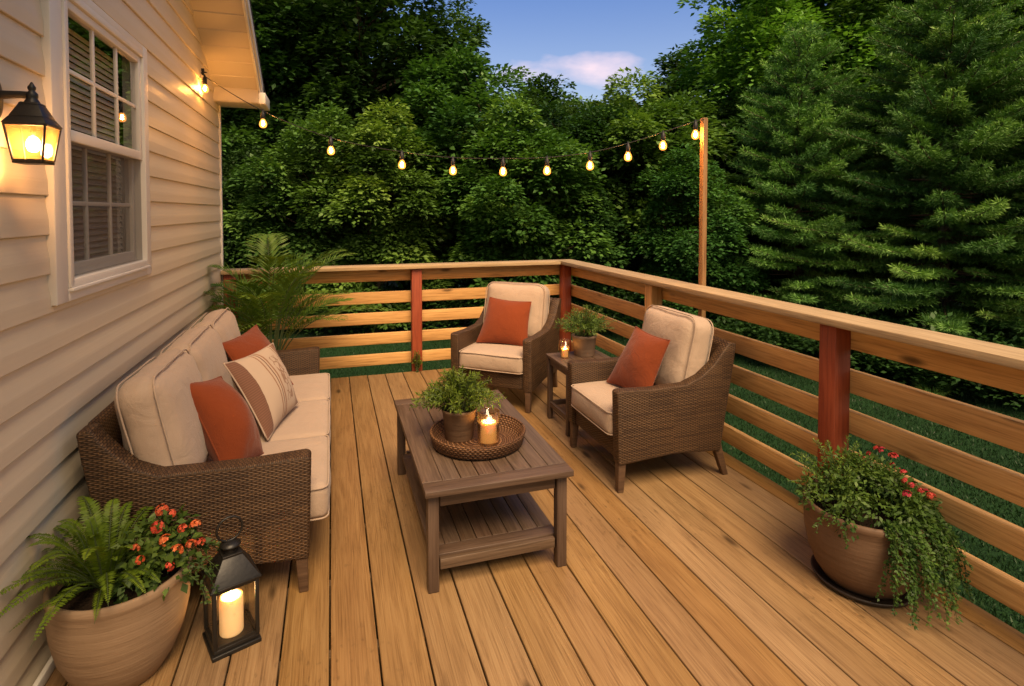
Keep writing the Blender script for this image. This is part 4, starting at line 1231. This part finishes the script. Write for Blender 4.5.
def conifer(seed, H, Rb, mat, trunk_r, droop=.12, dens=1.0, blade=.13, power=.85, low=.05, twist=0.0):
    r_ = np.random.default_rng(seed)
    tb = MB(); tb.tube([(0, 0, -.2), (0.02, .01, H * .5), (.0, .03, H * .98)], [trunk_r, trunk_r * .55, .012], 9)
    Ps = []; As = []; Ns = []; Ls = []; Ts = []
    z_ = H * low; a0 = 0
    while z_ < H * .985:
        t = z_ / H
        nb = 8 if t < .8 else 6
        for b_ in range(nb):
            a = a0 + 2 * PI * b_ / nb + r_.uniform(-.4, .4)
            L = Rb * (1 - t) ** power * r_.uniform(.62, 1.12) * (1 + .35 * noise.noise(Vector((math.cos(a) * 1.5, math.sin(a) * 1.5, t * 5 + seed)))) + .10
            zb = z_ + r_.uniform(-.12, .12)
            d = np.array([math.cos(a), math.sin(a), 0])
            p0 = np.array([0, 0, zb]); up_t = .35 * t + .05
            mid = d * L * .55 + np.array([0, 0, zb - droop * L * (1 - t) + up_t * L * .3]); tip = d * L + np.array([0, 0, zb - droop * L * .75 * (1 - t) + up_t * L])
            nseg = max(4, int(L / .16)); pts = bezier(p0, mid, tip, nseg + 1)
            tb.tube([Vector(p) for p in pts], list(np.linspace(.022 * (.4 + L / Rb), .004, nseg + 1)), 4, cap=False)
            sd = np.cross(d, [0, 0, 1.0])
            bt = np.clip(.42 + .16 * r_.normal(), .05, .85)
            step = .115 / dens
            nt = max(3, int(L / step))
            for k in range(nt):
                u = .18 + .82 * (k + r_.uniform(0, 1)) / nt
                j = u * nseg; j0 = min(nseg - 1, int(j)); f = j - j0
                p = pts[j0] * (1 - f) + pts[j0 + 1] * f
                tg = pts[j0 + 1] - pts[j0]; tg /= np.linalg.norm(tg)
                for s_ in (-1, 1):
                    tl = (.10 + .42 * (1 - u) * min(1, L / 1.2)) * r_.uniform(.6, 1.25)
                    td = tg * r_.uniform(.55, .95) + sd * s_ * r_.uniform(.6, 1.0) + np.array([0, 0, r_.uniform(-.12, .20)]); td /= np.linalg.norm(td)
                    nT = max(1, int(tl / .062))
                    for m in range(nT):
                        q = p + td * tl * (m + .6) / nT
                        nbl = 13
                        rv = r_.normal(size=(nbl, 3))
                        axn = td * 1.0 + rv * .55 + np.array([0, 0, .16])
                        Ps.append(np.repeat(q[None], nbl, 0) + rv * .012); As.append(axn); Ns.append(np.array([0, 0, 1.0]) + r_.normal(size=(nbl, 3)) * .6)
                        Ls.append(blade * r_.uniform(.7, 1.2, nbl)); Ts.append(np.clip(bt + .28 * (u - .5) + .22 * ((m + 1) / nT - .5) + r_.normal(size=nbl) * .07, 0, 1))
            # leader tuft
            Ps.append(np.repeat(tip[None], 8, 0)); As.append((tip - mid)[None] / L + r_.normal(size=(8, 3)) * .5); Ns.append(np.array([0, 0, 1.0]) + r_.normal(size=(8, 3)) * .6); Ls.append(blade * r_.uniform(.8, 1.2, 8)); Ts.append(np.clip(bt + .3 + r_.normal(size=8) * .06, 0, 1))
        a0 += 1.1; z_ += (.17 + .10 * (1 - t)) / dens ** .5 * (H / 6.5) ** .5
    P = np.concatenate(Ps); A = np.concatenate(As); N_ = np.concatenate(Ns); L = np.concatenate(Ls); T = np.concatenate(Ts)
    V, F = rosette(P, A, N_, L, L * .17, .1)
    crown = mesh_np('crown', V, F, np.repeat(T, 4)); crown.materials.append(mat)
    return tb, crown

def place(px, depth):
    l = (px - 512) / 565.6 * depth; c, s = math.cos(R(17.738)), math.sin(R(17.738))
    return (l * c + depth * s, -l * s + depth * c)

KINDS = {}
def kind(name, tb, crown):
    o = tb.build('trunk', MT['bark']); me = o.data; bpy.data.objects.remove(o)
    KINDS[name] = (me, crown)
#                seed  H   rx   rz   cz  clumps leaves leaf  clump_r
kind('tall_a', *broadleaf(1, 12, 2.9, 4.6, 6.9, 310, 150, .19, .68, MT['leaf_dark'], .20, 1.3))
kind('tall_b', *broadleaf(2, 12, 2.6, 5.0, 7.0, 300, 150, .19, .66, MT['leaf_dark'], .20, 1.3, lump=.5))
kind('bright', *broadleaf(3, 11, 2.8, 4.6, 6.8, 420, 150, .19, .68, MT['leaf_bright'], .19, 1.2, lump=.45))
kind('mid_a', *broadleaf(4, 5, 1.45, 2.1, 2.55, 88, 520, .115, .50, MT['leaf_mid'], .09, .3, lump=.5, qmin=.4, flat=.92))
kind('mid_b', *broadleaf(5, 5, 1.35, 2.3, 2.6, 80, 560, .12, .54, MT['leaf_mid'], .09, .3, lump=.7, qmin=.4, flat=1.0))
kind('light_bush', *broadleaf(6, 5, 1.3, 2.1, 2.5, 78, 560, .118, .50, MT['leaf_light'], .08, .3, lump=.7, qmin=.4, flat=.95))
def rekind(new, old, mat):
    me = KINDS[old][1].copy(); me.materials.clear(); me.materials.append(mat); KINDS[new] = (KINDS[old][0], me)
rekind('mid_dark', 'mid_a', MT['leaf_dark']); rekind('bush_dark', 'light_bush', MT['leaf_dark'])
kind('far_a', *broadleaf(7, 9, 2.5, 3.6, 4.9, 260, 120, .22, .65, MT['leaf_dark'], .17, .8, lump=.45))
kind('pine_a', *conifer(8, 6.4, 2.75, MT['needle'], .12, .06, 1.3, .08, .78))
kind('pine_b', *conifer(9, 7.2, 3.7, MT['needle'], .14, .16, 1.3, .088, .72))

def tree(k, px, depth, s=1.0, rz=0.0, label=None, name='broadleaf_tree', group=None, sz=None, xy=None, dz=0.0, cat='tree'):
    x, y_ = xy or place(px, depth)
    t = thing(name, label, cat, (x, y_, LAWN_Z + dz), rz, group)
    t.scale = (s, s, sz or s)
    tr, cr = KINDS[k]
    for nm, me in (('trunk', tr), ('crown', cr)):
        o = bpy.data.objects.new(nm, me); COL.objects.link(o); o.parent = t
    return t

# tall dark trees behind the left half
GB = 'tall dark trees behind the deck'
tree('tall_a', 262, 16.5, 1.02, .3, 'tall dark tree just beyond the house eave, farthest left of the tall trees', group=GB)
tree('tall_b', 318, 17.5, 1.0, 2.1, 'tall dark tree rising behind the second hanging bulb from the house', group=GB)
tree('tall_a', 372, 16.6, 1.0, 4.0, 'tall dark tree above the third hanging bulb, left of the sky gap', group=GB)
tree('tall_b', 440, 19.5, .74, 5.2, 'tall dark tree whose right edge borders the sky gap', group=GB)
# farther ones under the sky gap
GF = 'distant dark trees under the sky gap'
tree('far_a', 540, 23, .90, 1.0, 'distant dark tree under the left side of the sky gap', group=GF)
tree('far_a', 597, 23, .84, 2.3, 'distant dark tree below the small pink cloud', group=GF)
tree('far_a', 655, 25, .80, 3.9, 'distant dark tree under the right side of the sky gap', group=GF)
tree('far_a', 705, 20, .95, 5.1, 'distant dark tree just behind the top of the light pole', group=GF)
# leafy lower trees along the edge of the lawn
GM = 'leafy green lower trees along the lawn edge'
tree('mid_dark', 250, 12.9, .80, .4, 'dark leafy lower tree behind the palm and first hanging bulb', group=GM, name='small_tree')
tree('mid_b', 312, 12.6, .92, 1.7, 'leafy green lower tree behind the second hanging bulb from the house', group=GM, name='small_tree')
tree('light_bush', 382, 12.0, .96, 2.2, 'light green leafy lower tree behind the third hanging bulb from the eave', group=GM, name='small_tree')
tree('mid_b', 450, 13.6, 1.24, 3.1, 'leafy green lower tree behind the middle of the bulb string', group=GM, name='small_tree')
tree('light_bush', 520, 11.9, .98, .2, 'light green leafy lower tree above the far corner armchair', group=GM, name='small_tree')
tree('mid_dark', 580, 13.4, 1.02, 4.6, 'dark leafy lower tree behind the far corner post of the deck', group=GM, name='small_tree')
tree('light_bush', 640, 13.4, 1.16, 5.5, 'light green leafy lower tree left of the light pole', group=GM, name='small_tree')
tree('mid_b', 690, 11.4, .72, 5.9, 'leafy green lower tree behind the light pole', group=GM, name='small_tree')
tree('mid_a', 175, 13.2, 1.0, 5.0, 'leafy green lower tree hidden mostly behind the house corner', group=GM, name='small_tree')
# right side
tree('bright', 850, 17.5, 1.0, .5, 'tall bright green tree rising behind the two conifers at upper right')
tree('tall_b', 905, 16.8, 1.03, 1.1, 'tall dark tree between the bright tree and the upper right corner')
tree('tall_a', 950, 18.0, .98, 2.6, 'tall dark tree behind the tip of the big right conifer')
tree('bright', 1050, 15.5, .92, 3.6, 'bright green tree at the right edge behind the big conifer')
tree('bright', 768, 16.8, .84, 4.2, 'bright green tree just right of the sky gap, behind the top of the slender pine')
tree('pine_a', 798, 11.6, 1.0, .8, 'slender soft green pine right of the light pole', name='pine_tree')
tree('pine_b', 945, 10.0, .93, 2.0, 'large spreading conifer with layered boughs above the right railing', name='pine_tree')
tree('pine_b', 1110, 9.0, .85, 4.4, 'conifer cut by the right edge of the picture behind the railing', name='pine_tree')
# the wood beyond
GW = 'trees of the wood far behind'
for i, (px, dp) in enumerate(((120, 24), (215, 27), (300, 26), (390, 27), (470, 29), (760, 26), (840, 27), (930, 27), (1020, 26), (1120, 22), (60, 18))):
    tree('far_a', px, dp, 1.1 if not 430 < px < 720 else .8, i * 1.3, 'dark tree of the wood seen only in gaps behind the nearer trees', group=GW)

for i, (px, dp) in enumerate(((235, 15.2), (290, 15.0), (410, 15.6), (550, 16.2), (620, 16.5), (690, 15.5), (760, 14.5), (830, 14.2), (900, 13.6), (985, 13.2), (1060, 12.4))):
    tree('mid_dark' if i % 2 else 'bush_dark', px, dp, 1.15, i * 1.7, 'shaded lower tree standing in the gap between the lawn edge trees and the tall wood', group='shaded trees in the gaps', name='small_tree')

# undergrowth along the lawn edge: one uncountable mass
r_ = np.random.default_rng(91)
Pq = []
n_u = 700
cu = []
for i in range(n_u):
    px = r_.uniform(120, 1180); t = (px - 120) / 1060
    base = np.interp(px, [120, 330, 560, 760, 950, 1180], [12.2, 11.4, 12.0, 9.4, 7.5, 6.5])
    dp = base + abs(r_.normal()) * 1.2
    x, y_ = place(px, dp); cu.append((x, y_, LAWN_Z + r_.uniform(.05, .9) * r_.uniform(.4, 1) + .1))
cu = np.array(cu); ci = np.repeat(np.arange(n_u), 90)
g_ = r_.normal(size=(len(ci), 3)); g_ /= np.linalg.norm(g_, axis=1, keepdims=True); g_[:, 2] = np.abs(g_[:, 2]) * .8 - .1
q = r_.uniform(.2, 1, len(ci)) ** .5
P = cu[ci] + g_ * (q * .38)[:, None]; P[:, 2] = np.maximum(P[:, 2], LAWN_Z + .02)
ax = g_ + r_.normal(size=g_.shape) * .5; ax[:, 2] *= .5
s = r_.uniform(.6, 1.2, len(ci))
V, F = rosette(P, ax, np.array([0, 0, 1.0]) + g_ * .6, .10 * s, .055 * s, .12)
ct_ = r_.uniform(.05, .5, n_u)
o = link('undergrowth', mesh_np('undergrowth', V, F, np.repeat(np.clip(ct_[ci] + r_.normal(size=len(ci)) * .08, 0, 1), 4)), MT['leaf_dark'])
tag(o, 'dark green undergrowth along the far edge of the lawn', 'undergrowth', kind='stuff')

# grass blades on the part of the lawn seen through the railing
n_g = 130000
px = r_.uniform(150, 1150, n_g); dp = r_.uniform(3.4, 12.5, n_g) ** 1.0
c_, s_ = math.cos(R(17.738)), math.sin(R(17.738))
l = (px - 512) / 565.6 * dp
X = l * c_ + dp * s_; Y = -l * s_ + dp * c_
ok = ((Y > 5.95) | (X > 2.7)) & (X > -4)
X, Y = X[ok], Y[ok]; m = len(X)
P = np.stack([X, Y, np.full(m, LAWN_Z)], 1)
ax = np.stack([r_.normal(size=m) * .45, r_.normal(size=m) * .45, np.ones(m)], 1)
nm = r_.normal(size=(m, 3)); nm[:, 2] = .2
V, F = rosette(P, ax, nm, r_.uniform(.03, .06, m), np.full(m, .010), .05)
o = link('grass', mesh_np('grass', V, F, np.repeat(np.clip(.45 + .2 * r_.normal(size=m), 0, 1), 4)), leafmat('grass_blade', (0.008, 0.023, 0.007), (0.017, 0.047, 0.014), (0.032, 0.074, 0.022), trans=.25))
tag(o, 'short green lawn grass seen between the railing boards', 'grass', kind='stuff')

# ============================================================ LIGHT / CAMERA
W = bpy.data.worlds.new('World'); S.world = W; W.use_nodes = True
nt = W.node_tree
for n_ in list(nt.nodes): nt.nodes.remove(n_)
out = nt.nodes.new('ShaderNodeOutputWorld'); bg = nt.nodes.new('ShaderNodeBackground')
sky = nt.nodes.new('ShaderNodeTexSky'); sky.sky_type = 'NISHITA'; sky.sun_disc = False
SUN_AZ, SUN_EL = 178.5, 56.0        # clockwise from +Y
sky.sun_elevation = R(SKY_EL) if 'SKY_EL' in globals() else R(SUN_EL); sky.sun_rotation = R(SUN_AZ)
sky.altitude = 0; sky.air_density = 1.0; sky.dust_density = 1.6; sky.ozone_density = 2.6
CLOUD = (0.415, 0.876, 0.240)
# one small sunset cloud
tc = nt.nodes.new('ShaderNodeTexCoord')
def wm(op, a, b=None, clamp=False):
    nd = nt.nodes.new('ShaderNodeMath'); nd.operation = op; nd.use_clamp = clamp
    for i, x in enumerate((a, b)):
        if x is None: continue
        if isinstance(x, bpy.types.NodeSocket): nt.links.new(x, nd.inputs[i])
        else: nd.inputs[i].default_value = x
    return nd.outputs[0]
mp = nt.nodes.new('ShaderNodeMapping'); nt.links.new(tc.outputs['Generated'], mp.inputs['Vector']); mp.inputs['Scale'].default_value = (4.5, 4.5, 11)
mp.inputs['Location'].default_value = (0.0, 0.0, 0.0)
nz = nt.nodes.new('ShaderNodeTexNoise'); nz.inputs['Scale'].default_value = 1.0; nz.inputs['Detail'].default_value = 5; nz.inputs['Roughness'].default_value = .5; nt.links.new(mp.outputs[0], nz.inputs['Vector'])
CLD = Vector(CLOUD).normalized()
dt = nt.nodes.new('ShaderNodeVectorMath'); dt.operation = 'DISTANCE'; nt.links.new(tc.outputs['Generated'], dt.inputs[0]); dt.inputs[1].default_value = CLD * 1.0
sc_ = nt.nodes.new('ShaderNodeVectorMath'); sc_.operation = 'SUBTRACT'; nt.links.new(tc.outputs['Generated'], sc_.inputs[0]); sc_.inputs[1].default_value = CLD
m2 = nt.nodes.new('ShaderNodeVectorMath'); m2.operation = 'MULTIPLY'; nt.links.new(sc_.outputs[0], m2.inputs[0]); m2.inputs[1].default_value = (1, 1, 3.4)
ln_ = nt.nodes.new('ShaderNodeVectorMath'); ln_.operation = 'LENGTH'; nt.links.new(m2.outputs[0], ln_.inputs[0])
near = wm('SUBTRACT', 1.0, wm('DIVIDE', ln_.outputs['Value'], 0.175), True)
cl = wm('MULTIPLY', wm('SUBTRACT', wm('ADD', nz.outputs['Fac'], wm('MULTIPLY', near, 0.42)), 0.70, True), 2.6, True)
mx = nt.nodes.new('ShaderNodeMix'); mx.data_type = 'RGBA'
nt.links.new(cl, mx.inputs[0]); tn = nt.nodes.new('ShaderNodeMix'); tn.data_type = 'RGBA'; tn.blend_type = 'MULTIPLY'; tn.inputs[0].default_value = 1.0; nt.links.new(sky.outputs[0], tn.inputs[6]); sx_ = nt.nodes.new('ShaderNodeSeparateXYZ'); nt.links.new(tc.outputs['Generated'], sx_.inputs[0]); rp_ = nt.nodes.new('ShaderNodeValToRGB'); nt.links.new(sx_.outputs[2], rp_.inputs[0])
for e_, (p_, c_2) in zip((rp_.color_ramp.elements[0], rp_.color_ramp.elements.new(.40), rp_.color_ramp.elements[-1]), ((.20, (1.0, .86, .83, 1)), (.40, (.50, .63, .90, 1)), (1.0, (.68, .67, .70, 1)))):
    e_.position = p_; e_.color = c_2
wf_ = nt.nodes.new('ShaderNodeMix'); wf_.data_type = 'RGBA'          # warm tint added to the unseen sky behind the camera, warming the fill light
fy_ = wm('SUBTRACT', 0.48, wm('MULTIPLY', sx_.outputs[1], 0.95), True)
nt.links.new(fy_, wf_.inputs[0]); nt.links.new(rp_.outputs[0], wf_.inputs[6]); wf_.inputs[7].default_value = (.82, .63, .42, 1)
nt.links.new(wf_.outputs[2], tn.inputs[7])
nt.links.new(tn.outputs[2], mx.inputs[6]); mx.inputs[7].default_value = (9.2, 6.2, 5.6, 1)
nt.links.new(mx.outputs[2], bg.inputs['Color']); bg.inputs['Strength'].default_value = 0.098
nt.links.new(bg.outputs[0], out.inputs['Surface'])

sd = bpy.data.lights.new('sun', 'SUN'); sd.energy = 3.25; sd.angle = R(36); sd.color = (1.0, 0.72, 0.43)
so = bpy.data.objects.new('sun', sd); COL.objects.link(so)
dirv = Vector((math.sin(R(SUN_AZ)) * math.cos(R(SUN_EL)), math.cos(R(SUN_AZ)) * math.cos(R(SUN_EL)), math.sin(R(SUN_EL))))
so.rotation_euler = (-dirv).to_track_quat('-Z', 'Y').to_euler(); so.location = (0, -6, 8)

cam = bpy.data.cameras.new('camera'); co = bpy.data.objects.new('camera', cam); COL.objects.link(co)
cam.sensor_width = 36; cam.sensor_fit = 'HORIZONTAL'; cam.lens = 36 * 565.6 / 1024
cam.shift_x = 0; cam.shift_y = -(343 - 230.5) / 1024
cam.clip_start = 0.05; cam.clip_end = 500
co.location = (0, 0, 1.6); co.rotation_euler = (R(90 - 1.912), 0, R(-17.738))
S.camera = co
S.render.resolution_x = 1024; S.render.resolution_y = 686
S.view_settings.view_transform = 'Standard'; S.view_settings.look = 'None'; S.view_settings.gamma = 1.0; S.view_settings.exposure = 1.0
S.view_settings.use_curve_mapping = False
cy = S.cycles
cy.use_denoising = True; cy.max_bounces = 7; cy.diffuse_bounces = 3; cy.glossy_bounces = 3; cy.transmission_bounces = 4; cy.transparent_max_bounces = 16
cy.sample_clamp_indirect = 4.0; cy.use_light_tree = True; cy.caustics_reflective = False; cy.caustics_refractive = False
